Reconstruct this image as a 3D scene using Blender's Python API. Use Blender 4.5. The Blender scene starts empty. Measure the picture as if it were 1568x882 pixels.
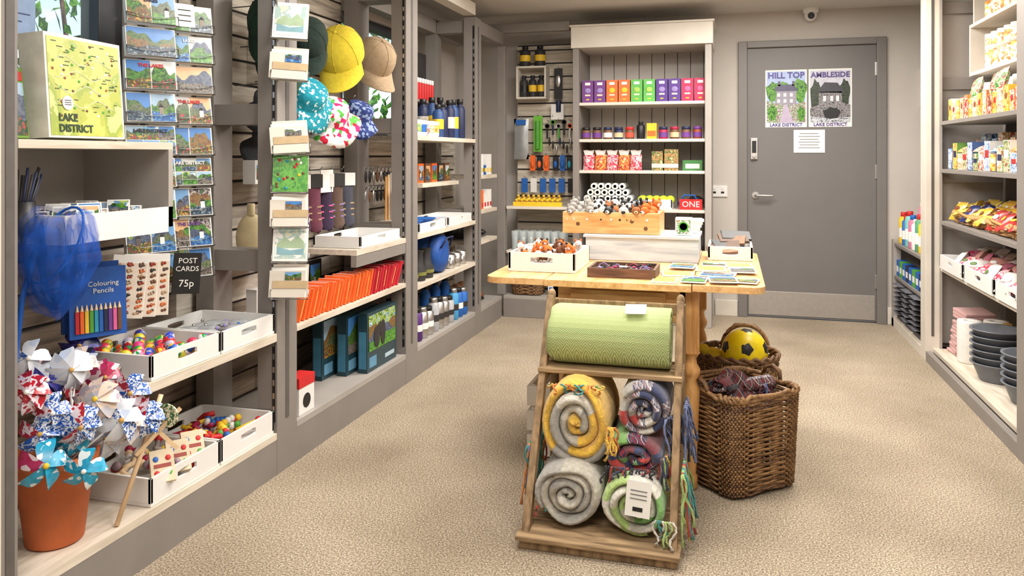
import bpy, math, random
from mathutils import Matrix, Vector, Euler
R=random.Random(7)
pi=math.pi
scene=bpy.context.scene
try:
    scene.view_settings.view_transform='Standard'
    scene.view_settings.look='None'
except Exception: pass

# ------------------------------------------------------------------ materials
def lin(c):
    o=[]
    for x in c[:3]:
        x/=255.0
        o.append(x/12.92 if x<=.04045 else ((x+.055)/1.055)**2.4)
    return (o[0],o[1],o[2],1)
def newmat(name):
    m=bpy.data.materials.new(name); m.use_nodes=True
    nt=m.node_tree; b=nt.nodes['Principled BSDF']
    return m,nt,b
def coords(nt,scale=(1,1,1)):
    tc=nt.nodes.new('ShaderNodeTexCoord'); mp=nt.nodes.new('ShaderNodeMapping')
    mp.inputs['Scale'].default_value=scale
    nt.links.new(tc.outputs['Object'],mp.inputs['Vector'])
    return mp.outputs['Vector']
def ramp(nt,stops,const=False):
    r=nt.nodes.new('ShaderNodeValToRGB'); e=r.color_ramp.elements
    if const: r.color_ramp.interpolation='CONSTANT'
    e[0].position=stops[0][0]; e[0].color=stops[0][1]
    e[1].position=stops[1][0]; e[1].color=stops[1][1]
    for p,c in stops[2:]:
        n=e.new(p); n.color=c
    return r
_c={}
def mt(col,rough=.55,var=.1,sc=25,bump=0,metal=0,trans=0,alpha=1,bsc=None,st=(1,1,1),name=None,sheen=0):
    key=(col,rough,var,sc,bump,metal,trans,alpha,bsc,st)
    if key in _c: return _c[key]
    m,nt,b=newmat(name or 'paint_%d_%d_%d'%col)
    v=coords(nt,st)
    n=nt.nodes.new('ShaderNodeTexNoise'); n.inputs['Scale'].default_value=sc; n.inputs['Detail'].default_value=3
    nt.links.new(v,n.inputs['Vector'])
    c=lin(col)
    lo=tuple(x*(1-var) for x in c[:3])+(1,); hi=tuple(min(1,x*(1+var)) for x in c[:3])+(1,)
    r=ramp(nt,[(.3,lo),(.7,hi)])
    nt.links.new(n.outputs['Fac'],r.inputs['Fac']); nt.links.new(r.outputs['Color'],b.inputs['Base Color'])
    b.inputs['Roughness'].default_value=rough; b.inputs['Metallic'].default_value=metal
    b.inputs['Transmission Weight'].default_value=trans; b.inputs['Alpha'].default_value=alpha
    if sheen: b.inputs['Sheen Weight'].default_value=sheen
    if bump:
        n2=nt.nodes.new('ShaderNodeTexNoise'); n2.inputs['Scale'].default_value=bsc or sc*4
        n2.inputs['Detail'].default_value=4
        nt.links.new(v,n2.inputs['Vector'])
        bp=nt.nodes.new('ShaderNodeBump'); bp.inputs['Strength'].default_value=bump; bp.inputs['Distance'].default_value=.004
        nt.links.new(n2.outputs['Fac'],bp.inputs['Height']); nt.links.new(bp.outputs['Normal'],b.inputs['Normal'])
    _c[key]=m
    return m
def mprint(name,cols,sc=25,rough=.35,vor=False,st=(1,1,1)):
    m,nt,b=newmat(name); v=coords(nt,st)
    if vor:
        t=nt.nodes.new('ShaderNodeTexVoronoi'); t.inputs['Scale'].default_value=sc
        s=nt.nodes.new('ShaderNodeSeparateColor'); nt.links.new(v,t.inputs['Vector'])
        nt.links.new(t.outputs['Color'],s.inputs['Color']); out=s.outputs['Red']; a,bb=0,1
    else:
        t=nt.nodes.new('ShaderNodeTexNoise'); t.inputs['Scale'].default_value=sc; t.inputs['Detail'].default_value=6
        t.inputs['Distortion'].default_value=.4
        nt.links.new(v,t.inputs['Vector']); out=t.outputs['Fac']; a,bb=.32,.68
    n=len(cols)
    r=ramp(nt,[(a+(bb-a)*i/n,lin(c)) for i,c in enumerate(cols)],const=True)
    nt.links.new(out,r.inputs['Fac']); nt.links.new(r.outputs['Color'],b.inputs['Base Color'])
    b.inputs['Roughness'].default_value=rough
    return m
def wood(name,c1,c2,st=(1,1,1),sc=6,rough=.55,bump=.3):
    m,nt,b=newmat(name); v=coords(nt,st)
    n=nt.nodes.new('ShaderNodeTexNoise'); n.inputs['Scale'].default_value=sc; n.inputs['Detail'].default_value=6; n.inputs['Distortion'].default_value=.6
    nt.links.new(v,n.inputs['Vector'])
    r=ramp(nt,[(.3,lin(c1)),(.62,lin(c2))])
    nt.links.new(n.outputs['Fac'],r.inputs['Fac']); nt.links.new(r.outputs['Color'],b.inputs['Base Color'])
    bp=nt.nodes.new('ShaderNodeBump'); bp.inputs['Strength'].default_value=bump; bp.inputs['Distance'].default_value=.003
    nt.links.new(n.outputs['Fac'],bp.inputs['Height']); nt.links.new(bp.outputs['Normal'],b.inputs['Normal'])
    b.inputs['Roughness'].default_value=rough
    return m
def mathn(nt,op,a,b=None):
    n=nt.nodes.new('ShaderNodeMath'); n.operation=op
    for i,x in enumerate((a,b)):
        if x is None: continue
        if isinstance(x,(int,float)): n.inputs[i].default_value=x
        else: nt.links.new(x,n.inputs[i])
    return n.outputs[0]
def herring(name,c1,c2):
    m,nt,b=newmat(name); v=coords(nt)
    s=nt.nodes.new('ShaderNodeSeparateXYZ'); nt.links.new(v,s.inputs[0])
    t=mathn(nt,'PINGPONG',s.outputs['X'],.016)
    zz=mathn(nt,'ADD',s.outputs['Z'],s.outputs['Y'])
    q=mathn(nt,'ADD',zz,t); q=mathn(nt,'PINGPONG',q,.0042); q=mathn(nt,'DIVIDE',q,.0042)
    r=ramp(nt,[(.3,lin(c1)),(.65,lin(c2))]); nt.links.new(q,r.inputs['Fac']); nt.links.new(r.outputs['Color'],b.inputs['Base Color'])
    bp=nt.nodes.new('ShaderNodeBump'); bp.inputs['Strength'].default_value=.3; bp.inputs['Distance'].default_value=.002
    nt.links.new(q,bp.inputs['Height']); nt.links.new(bp.outputs['Normal'],b.inputs['Normal'])
    b.inputs['Roughness'].default_value=.95
    return m
def plaid(name,base,cols,per=.05):
    m,nt,b=newmat(name); v=coords(nt)
    s=nt.nodes.new('ShaderNodeSeparateXYZ'); nt.links.new(v,s.inputs[0])
    def band(o,off):
        x=mathn(nt,'ADD',o,off); x=mathn(nt,'MULTIPLY',x,1/per); x=mathn(nt,'FRACT',x)
        c=cols
        r=ramp(nt,[(0,lin(base)),(.2,lin(c[0])),(.36,lin(base)),(.48,lin(c[1])),(.56,lin(base)),(.72,lin(c[2])),(.86,lin(c[0]))],const=True)
        nt.links.new(x,r.inputs['Fac']); return r.outputs['Color']
    a=band(mathn(nt,'ADD',s.outputs['X'],s.outputs['Z']),10.0)
    xz=mathn(nt,'SUBTRACT',s.outputs['X'],s.outputs['Z']); bb=band(mathn(nt,'ADD',xz,s.outputs['Y']),10.01)
    mx=nt.nodes.new('ShaderNodeMix'); mx.data_type='RGBA'; mx.inputs[0].default_value=.5
    nt.links.new(a,mx.inputs[6]); nt.links.new(bb,mx.inputs[7]); nt.links.new(mx.outputs[2],b.inputs['Base Color'])
    b.inputs['Roughness'].default_value=.95
    return m

GREY=mt((132,126,121),.5,.05,8,.08,name='warm_grey_paint')
GREYL=mt((162,156,150),.5,.05,8,.08,name='light_grey_paint')
CREAM=mt((214,207,195),.5,.05,8,.08,name='cream_paint')
WALL=mt((192,186,179),.85,.04,3,.1,bsc=120,name='wall_paint')
CEIL=mt((205,201,195),.9,.03,3,name='ceiling_paint')
DOOR=mt((112,109,108),.45,.03,5,.05,bsc=200,name='door_paint')
WHITE=mt((226,225,222),.45,.03,10,name='white_paint')
PAPER=mt((234,233,229),.6,.03,10,name='paper_white')
BLACK=mt((22,22,24),.45,.2,20,name='black_plastic')
DARK=mt((45,43,43),.6,.2,20,name='dark_fabric')
STEEL=mt((196,194,192),.38,.05,30,metal=1,name='brushed_steel')
KICK=mt((176,170,164),.5,.05,30,metal=.6,name='kick_plate_steel')
WIRE=mt((150,150,150),.35,.05,30,metal=1,name='wire')
GLASS=mt((225,240,245),.05,.0,5,alpha=.06,name='clear_glass')
PINE=wood('pine',(196,140,78),(232,188,124),(1,8,8),5,.4)
PINEY=wood('pine_y',(204,150,90),(232,190,132),(8,1,8),5,.35)
PINEZ=wood('pine_z',(186,128,70),(222,172,108),(9,9,1),5,.4)
OLDW=wood('old_wood',(104,82,58),(156,128,94),(6,6,1),7,.75,.6)
OLDWX=wood('old_wood_shelf',(112,90,64),(172,144,108),(1,7,7),7,.75,.6)
BOARD=wood('shelf_board_wood',(190,178,160),(218,208,192),(9,1,9),4,.5,.15)
SL=[wood('slat_a',(146,137,125),(202,193,179),(20,1.2,14),3,.8,.8),wood('slat_b',(120,110,98),(182,171,156),(20,1.2,14),3,.8,.8),wood('slat_c',(164,155,142),(216,208,195),(20,1.2,14),3,.8,.8)]
SLX=[wood('slatx_a',(172,162,146),(216,206,190),(1.2,20,14),3,.8,.8),wood('slatx_b',(150,139,123),(200,189,171),(1.2,20,14),3,.8,.8)]
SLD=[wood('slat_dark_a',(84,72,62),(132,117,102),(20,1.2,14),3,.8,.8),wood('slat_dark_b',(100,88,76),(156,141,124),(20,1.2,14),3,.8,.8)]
WICK=wood('wicker',(104,76,48),(162,124,82),(1,1,1),60,.6,.4)
WICKD=wood('wicker_dark',(78,54,36),(130,96,64),(1,1,1),60,.6,.4)
TERRA=mt((196,104,56),.75,.12,12,.2,name='terracotta')
P_LAND=[mprint('print_lake',[(34,66,30),(88,132,52),(60,110,160),(190,210,225),(120,90,60),(240,240,236)],45),
 mprint('print_hills',[(50,96,40),(120,150,60),(170,190,90),(90,140,190),(220,228,230)],40),
 mprint('print_town',[(50,42,50),(120,100,100),(190,186,180),(80,70,86),(70,100,60)],60),
 mprint('print_sunset',[(30,50,80),(60,110,170),(190,120,50),(240,220,190),(130,60,40)],45),
 mprint('print_blue',[(20,50,100),(40,100,180),(120,180,220),(240,244,248)],40)]
P_MAP=mprint('print_map_green',[(178,184,80),(188,194,92),(194,200,102),(172,180,76),(150,168,70),(206,206,130)],9)
P_TOY=mprint('print_bright',[(220,40,50),(250,190,30),(40,150,70),(30,90,190),(240,240,240),(230,90,150)],60,vor=True)
P_PACK=[mprint('pack_green',[(60,120,60),(110,160,70),(220,214,180),(190,60,50),(60,120,60)],45),
 mprint('pack_blue',[(40,80,150),(230,232,236),(90,140,190),(230,232,236)],40),
 mprint('pack_cream',[(232,222,196),(214,150,70),(240,234,216),(190,80,50)],38),
 mprint('pack_yellow',[(236,190,60),(244,220,120),(200,110,40),(236,190,60)],34),
 mprint('pack_red',[(180,50,46),(232,226,220),(210,120,70),(120,40,40)],42)]
RED=mt((196,34,36)); ORANGE=mt((234,104,34)); YELLOW=mt((236,194,44)); GREEN=mt((82,160,58)); BLUE=mt((30,96,178)); NAVY=mt((26,36,72))
PINK=mt((224,96,150)); PURPLE=mt((108,58,138)); TEAL=mt((40,150,176)); CRIM=mt((168,30,70)); BROWN=mt((110,72,44)); TAN=mt((176,150,118),.9)
LILAC=mt((150,130,190)); SKIN=mt((226,196,156))

# ------------------------------------------------------------------ mesh builder
def T(x,y,z): return Matrix.Translation((x,y,z))
def Rz(a): return Matrix.Rotation(math.radians(a),4,'Z')
def Rx(a): return Matrix.Rotation(math.radians(a),4,'X')
def Ry(a): return Matrix.Rotation(math.radians(a),4,'Y')
def S(x,y,z): return Matrix.Diagonal((x,y,z,1))
FACE_CAM=Rx(90)
FACE_E=Rz(90)@Rx(90)
class MB:
    def __init__(s,name): s.name=name; s.v=[]; s.f=[]; s.mi=[]; s.sm=[]; s.mats=[]; s.M=Matrix.Identity(4)
    def add(s,vs,fs,mat,smooth=False,M=None):
        X=s.M@M if M is not None else s.M
        o=len(s.v); s.v+= [X@Vector(p) for p in vs]
        if mat not in s.mats: s.mats.append(mat)
        k=s.mats.index(mat)
        for f in fs: s.f.append([i+o for i in f]); s.mi.append(k); s.sm.append(smooth)
    def box(s,x0,x1,y0,y1,z0,z1,mat,M=None):
        vs=[(x,y,z) for x in(x0,x1) for y in(y0,y1) for z in(z0,z1)]
        s.add(vs,[(0,1,3,2),(4,6,7,5),(0,4,5,1),(2,3,7,6),(0,2,6,4),(1,5,7,3)],mat,False,M)
    def cbox(s,sx,sy,sz,mat,M):
        s.box(-sx/2,sx/2,-sy/2,sy/2,-sz/2,sz/2,mat,M)
    def lathe(s,prof,mat,M=None,n=20,cap=True,smooth=True):
        vs=[];fs=[]
        for r,z in prof:
            for i in range(n):
                a=2*pi*i/n; vs.append((r*math.cos(a),r*math.sin(a),z))
        for j in range(len(prof)-1):
            for i in range(n):
                k=(i+1)%n; fs.append((j*n+i,j*n+k,(j+1)*n+k,(j+1)*n+i))
        s.add(vs,fs,mat,smooth,M)
        if cap:
            if prof[0][0]>1e-4: s.add([vs[i] for i in range(n)],[tuple(range(n))[::-1]],mat,False,M)
            if prof[-1][0]>1e-4: s.add(vs[-n:],[tuple(range(n))],mat,False,M)
    def cyl(s,r,h,mat,M=None,n=18): s.lathe([(r*.96,0),(r,h*.02),(r,h*.98),(r*.96,h)],mat,M,n)
    def ell(s,rx,ry,rz,mat,M=None,n=12,k=8):
        vs=[(0,0,-rz)];fs=[]
        for j in range(1,k):
            p=-pi/2+pi*j/k
            for i in range(n):
                a=2*pi*i/n; vs.append((rx*math.cos(p)*math.cos(a),ry*math.cos(p)*math.sin(a),rz*math.sin(p)))
        vs.append((0,0,rz)); L=len(vs)-1
        for i in range(n):
            q=(i+1)%n; fs.append((0,1+q,1+i)); fs.append((L,L-n+i,L-n+q))
        for j in range(k-2):
            for i in range(n):
                q=(i+1)%n; b=1+j*n; fs.append((b+i,b+q,b+n+q,b+n+i))
        s.add(vs,fs,mat,True,M)
    def tube(s,pts,r,mat,n=6,closed=False,M=None):
        pts=[Vector(p) for p in pts]; L=len(pts); vs=[];fs=[]
        rr=r if isinstance(r,(list,tuple)) else [r]*L
        for i,p in enumerate(pts):
            a=pts[(i-1)%L] if (closed or i>0) else p; b=pts[(i+1)%L] if (closed or i<L-1) else p
            t=(b-a)
            if t.length<1e-9: t=Vector((0,0,1))
            t.normalize(); up=Vector((0,0,1)) if abs(t.z)<.9 else Vector((1,0,0))
            u=t.cross(up).normalized(); w=t.cross(u)
            for k in range(n):
                g=2*pi*k/n; vs.append(p+(u*math.cos(g)+w*math.sin(g))*rr[i])
        for i in range(L if closed else L-1):
            j=(i+1)%L
            for k in range(n):
                q=(k+1)%n; fs.append((i*n+k,i*n+q,j*n+q,j*n+k))
        if not closed: fs.append(tuple(range(n))[::-1]); fs.append(tuple(range((L-1)*n,L*n)))
        s.add(vs,fs,mat,True,M)
    def quad(s,pts,mat,M=None,smooth=False): s.add(pts,[tuple(range(len(pts)))],mat,smooth,M)
    def pouch(s,w,h,t,mat,M=None,n=6):
        for sg in(1,-1):
            vs=[];fs=[]
            for j in range(n+1):
                for i in range(n+1):
                    u=2*i/n-1; v=2*j/n-1
                    d=t/2*(1-abs(u)**2.5)*(1-v**4)**.8 if abs(v)<1 else 0
                    vs.append((u*w/2*(1-.06*(1-v*v)),v*h/2,sg*d))
            for j in range(n):
                for i in range(n):
                    a=j*(n+1)+i; fs.append((a,a+1,a+n+2,a+n+1))
            s.add(vs,fs,mat,True,M)
    def text(s,body,size,mat,M,ext=.0006,align='CENTER',bold=0):
        cu=bpy.data.curves.new('t','FONT'); cu.body=body; cu.size=size; cu.align_x=align; cu.extrude=ext; cu.resolution_u=2; cu.offset=bold
        ob=bpy.data.objects.new('t',cu); scene.collection.objects.link(ob)
        bpy.context.view_layer.update()
        dg=bpy.context.evaluated_depsgraph_get(); me=bpy.data.meshes.new_from_object(ob.evaluated_get(dg))
        s.add([tuple(v.co) for v in me.vertices],[tuple(p.vertices) for p in me.polygons],mat,False,M)
        bpy.data.objects.remove(ob); bpy.data.meshes.remove(me)
    def done(s,bevel=0,name=None):
        if not s.v: return None
        xs=[p.x for p in s.v]; ys=[p.y for p in s.v]; zs=[p.z for p in s.v]
        o=Vector(((min(xs)+max(xs))/2,(min(ys)+max(ys))/2,min(zs)))
        me=bpy.data.meshes.new(s.name); me.from_pydata([tuple(p-o) for p in s.v],[],s.f)
        for m in s.mats: me.materials.append(m)
        me.polygons.foreach_set('material_index',s.mi); me.polygons.foreach_set('use_smooth',s.sm); me.update()
        ob=bpy.data.objects.new(s.name,me); ob.location=o; scene.collection.objects.link(ob)
        if bevel:
            b=ob.modifiers.new('bevel','BEVEL'); b.width=bevel; b.segments=2; b.limit_method='ANGLE'; b.angle_limit=1.0
        return ob
# printed landscape picture: real layered flat shapes on the face of a card (local XZ plane, facing -Y)
SKY=[mt((110,160,210),.35),mt((160,190,216),.35),mt((70,130,200),.35),mt((206,210,212),.35),mt((222,176,130),.35)]
HIL=[mprint('pic_hill%d'%i,c,90) for i,c in enumerate([[(36,74,34),(70,110,46),(96,100,50)],[(70,84,60),(104,116,80),(54,74,50)],[(104,66,36),(136,100,50),(70,84,44)],[(44,58,90),(70,84,110),(96,104,120)],[(26,70,30),(60,120,36),(96,140,44)]])]
GRD=[mprint('pic_ground%d'%i,c,110) for i,c in enumerate([[(24,80,150),(44,110,176),(120,170,204)],[(30,96,30),(70,140,44),(110,160,50)],[(20,46,26),(46,84,34),(180,40,60)],[(84,76,70),(130,122,112),(50,46,44)],[(18,36,54),(40,70,96),(140,156,160)],[(150,40,50),(50,90,40),(200,150,60)]])]
def landscape(o,M,w,h,n=10,y=0):
    sk_,hi,gr=R.choice(SKY),R.choice(HIL),R.choice(GRD); hi2=R.choice(HIL)
    if R.random()<.2: sk_=R.choice(P_LAND)
    o.quad([(-w/2,y,-h/2),(w/2,y,-h/2),(w/2,y,h/2),(-w/2,y,h/2)],sk_,M)
    for L,(m_,b_,am) in enumerate(((hi,.18,.15),(hi2,.0,.12),(gr,-.18,.05))):
        ph=R.uniform(0,6); fr=R.uniform(3,7)
        def H(t): return max(-h/2+.002,min(h/2-.001,h*(b_+am*math.sin(fr*t+ph)+am*.5*math.sin(fr*2.7*t+ph*2))))
        vs=[];fs=[]
        for i in range(n+1):
            t=i/n; x=-w/2+w*t; vs+=[(x,y-.0004*(L+1),-h/2),(x,y-.0004*(L+1),H(t))]
        for i in range(n): fs.append((2*i,2*i+2,2*i+3,2*i+1))
        o.add(vs,fs,m_,False,M)
    if R.random()<.35:
        c=R.choice([PAPER,mt((150,140,130)),mt((90,80,80))]); x=R.uniform(-w*.3,w*.1)
        o.quad([(x,y-.0018,-h*.25),(x+w*.2,y-.0018,-h*.25),(x+w*.2,y-.0018,0),(x,y-.0018,0)],c,M); o.quad([(x-.003,y-.0018,0),(x+w*.2+.003,y-.0018,0),(x+w*.1,y-.0018,h*.13)],DARK,M)
EAST=Rz(90)

# ------------------------------------------------------------------ room
LW=-2.12; RW=1.62; BY=6.2; FY=-1.3; CZ=2.3
m,nt,b=newmat('carpet_loop_pile'); v=coords(nt)
n1=nt.nodes.new('ShaderNodeTexNoise'); n1.inputs['Scale'].default_value=170; n1.inputs['Detail'].default_value=3; n1.inputs['Roughness'].default_value=.75
n2=nt.nodes.new('ShaderNodeTexNoise'); n2.inputs['Scale'].default_value=2.2; n2.inputs['Detail'].default_value=5
nt.links.new(v,n1.inputs['Vector']); nt.links.new(v,n2.inputs['Vector'])
r1=ramp(nt,[(.36,lin((98,86,72))),(.5,lin((160,145,125))),(.64,lin((216,204,184)))])
r2=ramp(nt,[(.3,lin((218,215,209))),(.7,lin((255,255,253)))])
nt.links.new(n1.outputs['Fac'],r1.inputs['Fac']); nt.links.new(n2.outputs['Fac'],r2.inputs['Fac'])
mx=nt.nodes.new('ShaderNodeMix'); mx.data_type='RGBA'; mx.blend_type='MULTIPLY'; mx.inputs[0].default_value=1
nt.links.new(r1.outputs['Color'],mx.inputs[6]); nt.links.new(r2.outputs['Color'],mx.inputs[7]); nt.links.new(mx.outputs[2],b.inputs['Base Color'])
bp=nt.nodes.new('ShaderNodeBump'); bp.inputs['Strength'].default_value=.4; bp.inputs['Distance'].default_value=.003
nt.links.new(n1.outputs['Fac'],bp.inputs['Height']); nt.links.new(bp.outputs['Normal'],b.inputs['Normal']); b.inputs['Roughness'].default_value=.97
CARPET=m
o=MB('floor'); o.box(LW-.15,RW+.15,FY-.15,BY+.15,-.1,0,CARPET); o.done()
o=MB('ceiling'); o.box(LW-.15,RW+.15,FY-.15,BY+.15,CZ,CZ+.1,CEIL); o.done()
o=MB('wall_back')
o.box(LW-.15,.05,BY,BY+.15,0,CZ,WALL); o.box(1.08,RW+.15,BY,BY+.15,0,CZ,WALL); o.box(.05,1.08,BY,BY+.15,2.08,CZ,WALL); o.done()
o=MB('wall_right'); o.box(RW,RW+.15,FY,BY,0,CZ,WALL); o.done()
o=MB('wall_front'); o.box(LW-.15,RW+.15,FY-.15,FY,0,CZ,WALL); o.done()
W1=(1.1,2.37,1.44,2.14); W2=(3.95,5.0,1.38,2.05)
o=MB('wall_left')
o.box(LW-.15,LW,FY,BY,0,1.38,WALL); o.box(LW-.15,LW,FY,BY,2.14,CZ,WALL)
o.box(LW-.15,LW,FY,W1[0],1.38,2.14,WALL); o.box(LW-.15,LW,W1[0],W1[1],1.38,1.44,WALL)
o.box(LW-.15,LW,W1[1],W2[0],1.38,2.14,WALL); o.box(LW-.15,LW,W2[1],BY,1.38,2.14,WALL); o.box(LW-.15,LW,W2[0],W2[1],2.05,2.14,WALL); o.done()
FR=mt((48,50,54),.4,.05,10,name='window_frame_dark')
for k,(a,c,e,f) in enumerate((W1,W2)):
    o=MB('window_%d'%(k+1)); x0,x1=LW-.1,LW-.02; ww=.11 if k==0 else .05
    o.box(x0,x1,a,a+.05,e,f,FR); o.box(x0,x1,c-ww,c,e,f,FR); o.box(x0,x1,a+.05,c-ww,e,e+.05,FR); o.box(x0,x1,a+.05,c-ww,f-.05,f,FR)
    o.box(LW-.065,LW-.058,a+.05,c-ww,e+.05,f-.05,GLASS)
    o.done(.003)
# outdoor hedge
LEAF=mprint('leaf',[(34,90,16),(70,140,24),(120,180,44),(50,110,20)],9,.8)
o=MB('garden_hedge')
for i in range(5200):
    y=R.uniform(0,9.5); z=R.uniform(.0,3.4); x=-4.6+R.uniform(-.5,.5)+.3*math.sin(y*3)
    M=T(x,y,z)@Euler((R.uniform(0,6),R.uniform(0,6),R.uniform(0,6))).to_matrix().to_4x4()
    q=R.uniform(.05,.1); o.quad([(-q,0,0),(0,-q*.5,.01),(q,0,0),(0,q*.5,.01)],LEAF,M)
for i in range(30):
    y=i*.32; o.tube([(-4.7,y,0),(-4.65+.1*math.sin(i),y+.1,1.6),(-4.6,y-.1,3.2)],[.03,.02,.008],BROWN,6)
o.done()

# door
o=MB('door_1')
o.box(.115,1.015,BY-.0,BY+.045,.01,2.03,DOOR)
o.box(.125,1.005,BY-.004,BY,.02,.2,KICK)
M=T(.175,BY,.92)
o.lathe([(.026,0),(.026,.008)],STEEL,M@Rx(90),16)
o.tube([(.175,BY-.005,.92),(.175,BY-.05,.92),(.19,BY-.056,.92),(.30,BY-.056,.918)],.009,STEEL,8)
o.box(.14,.19,BY-.02,BY,1.19,1.35,STEEL); o.box(.15,.18,BY-.026,BY-.02,1.24,1.33,BLACK)
o.cyl(.012,.03,STEEL,T(.165,BY-.018,1.215)@Rx(90),12)
for z in(.25,1.05,1.8): o.box(1.005,1.02,BY-.01,BY,z,z+.1,STEEL)
o.done(.002)
o=MB('trim_1')
FRM=mt((118,114,111),.45,.03,5,name='door_frame_paint')
o.box(.05,.115,BY-.03,BY+.06,0,2.08,FRM); o.box(1.015,1.08,BY-.03,BY+.06,0,2.08,FRM); o.box(.115,1.015,BY-.03,BY+.06,2.03,2.08,FRM); o.done(.004)
o=MB('baseboard_back'); o.box(-.12,.045,BY-.018,BY,0,.12,CREAM); o.box(1.085,1.2,BY-.018,BY,0,.12,CREAM); o.done(.003)
# posters
def blob(o,x,z,rx,rz,mat,y):
    vs=[(x+rx*math.cos(2*pi*i/14)*(1+.15*math.sin(i*2.3)),y,z+rz*math.sin(2*pi*i/14)*(1+.12*math.cos(i*3.1))) for i in range(14)]
    o.quad(vs,mat)
def poster(x0,x1,title,tc,kind):
    o=MB('door_poster'); z0,z1=1.43,1.86; y=BY-.0045; cx=(x0+x1)/2; w=x1-x0
    o.box(x0,x1,y,y+.002,z0,z1,PAPER)
    a,b_,c,d=x0+.01,x1-.01,z0+.036,z1-.012
    LAV=mt((168,186,226),.4); y-=.0004
    o.quad([(a,y,c),(b_,y,c),(b_,y,d),(a,y,d)],LAV if kind==0 else mt((196,198,212),.4)); y-=.0004
    if kind==0:
        F=mprint('poster_foliage',[(30,76,24),(64,126,40),(104,164,50),(56,100,36)],55); FL=mprint('poster_flowers',[(50,116,40),(190,100,160),(84,156,50),(220,210,224),(50,116,40)],80)
        for q in((.06,.27,.07,.07),(.24,.28,.07,.08),(.13,.30,.05,.04)): blob(o,x0+q[0],z0+q[1],q[2]*.8,q[3],F,y); 
        y-=.0004
        o.quad([(x0+.07,y,z0+.16),(x0+.22,y,z0+.16),(x0+.22,y,z0+.27),(x0+.07,y,z0+.27)],mt((150,146,160),.4))
        o.quad([(x0+.055,y,z0+.27),(x0+.235,y,z0+.27),(x0+.2,y,z0+.32),(x0+.09,y,z0+.32)],mt((84,84,110),.4)); 
        for q in(.09,.19): o.quad([(x0+q,y,z0+.31),(x0+q+.018,y,z0+.31),(x0+q+.018,y,z0+.345),(x0+q,y,z0+.345)],mt((96,90,110),.4))
        y-=.0004
        for i in range(3):
            for j in range(2): o.quad([(x0+.085+i*.045,y,z0+.185+j*.045),(x0+.105+i*.045,y,z0+.185+j*.045),(x0+.105+i*.045,y,z0+.21+j*.045),(x0+.085+i*.045,y,z0+.21+j*.045)],PAPER)
        o.quad([(a,y,c),(b_,y,c),(b_,y,z0+.19),(x0+.17,y,z0+.165),(x0+.12,y,z0+.165),(a,y,z0+.2)],FL); y-=.0004
        o.quad([(x0+.10,y,c),(x0+.2,y,c),(x0+.155,y,z0+.17),(x0+.138,y,z0+.17)],mt((180,166,190),.4)); y-=.0004
        blob(o,x0+.05,z0+.11,.035,.06,F,y); blob(o,x0+.255,z0+.1,.028,.055,F,y); blob(o,x0+.05,z0+.24,.03,.05,F,y); blob(o,x0+.25,z0+.23,.03,.05,F,y)
    else:
        ST=mprint('poster_stone',[(70,66,72),(120,116,120),(150,148,150),(46,44,50)],70); DK=mprint('poster_dark_trees',[(26,40,28),(56,70,50),(44,44,48)],50)
        blob(o,x0+.05,z0+.22,.038,.13,DK,y); blob(o,x0+.25,z0+.25,.036,.1,DK,y); y-=.0004
        o.quad([(x0+.07,y,z0+.15),(x0+.23,y,z0+.17),(x0+.23,y,z0+.26),(x0+.07,y,z0+.26)],ST)
        o.quad([(x0+.055,y,z0+.255),(x0+.25,y,z0+.25),(x0+.2,y,z0+.325),(x0+.11,y,z0+.33)],mt((60,60,70),.4)); y-=.0004
        for q in(.1,.15,.19): o.quad([(x0+q,y,z0+.19),(x0+q+.02,y,z0+.19),(x0+q+.02,y,z0+.23),(x0+q,y,z0+.23)],mt((220,220,226),.4))
        o.quad([(a,y,c),(b_,y,c),(b_,y,z0+.16),(x0+.2,y,z0+.19),(x0+.12,y,z0+.185),(a,y,z0+.14)],ST); y-=.0004
        blob(o,x0+.16,z0+.1,.06,.045,mt((26,28,32),.4),y); y-=.0004
        o.quad([(a,y,c),(b_,y,c),(b_,y,z0+.075),(x0+.15,y,z0+.06),(a,y,z0+.08)],mprint('poster_water',[(150,156,166),(200,204,210),(90,96,104)],60))
    o.text(title,.062 if kind==0 else .054,tc,T(cx,BY-.0085,z1-.062)@FACE_CAM,.0003,bold=.0016)
    o.text('LAKE DISTRICT',.034,tc,T(cx,BY-.0085,z0+.008)@FACE_CAM,.0003,bold=.0008)
    o.done()
poster(.246,.54,'HILL TOP',mt((70,60,140),.4),0)
poster(.552,.85,'AMBLESIDE',mt((78,60,130),.4),1)
o=MB('door_notice'); o.box(.447,.665,BY-.006,BY-.004,1.24,1.41,PAPER)
for i in range(6): o.box(.49-.01*(i%2),.62+.01*(i%2),BY-.007,BY-.006,1.38-i*.021,1.384-i*.021,mt((90,90,95)))
o.done()
o=MB('wall_socket'); o.box(-.155,-.03,BY-.012,BY,.905,.99,WHITE)
for x in(-.125,-.065): 
    o.box(x-.012,x+.012,BY-.0135,BY-.012,.93,.945,BLACK); o.box(x-.006,x+.006,BY-.017,BY-.012,.96,.98,WHITE)
o.done(.003)
o=MB('wall_sensor_box'); o.box(1.3,1.4,BY-.05,BY,1.56,1.84,CREAM); o.box(1.315,1.385,BY-.053,BY-.05,1.72,1.8,mt((200,200,196))); o.done(.006)
o=MB('security_camera'); M=T(.56,BY-.07,CZ)
o.lathe([(.055,0),(.055,-.03),(.048,-.035)],WHITE,M,24); o.ell(.045,.045,.05,WHITE,M@T(0,0,-.045),20,12); o.cyl(.024,.012,BLACK,M@T(0,-.036,-.06)@Rx(100),16); o.done()

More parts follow.
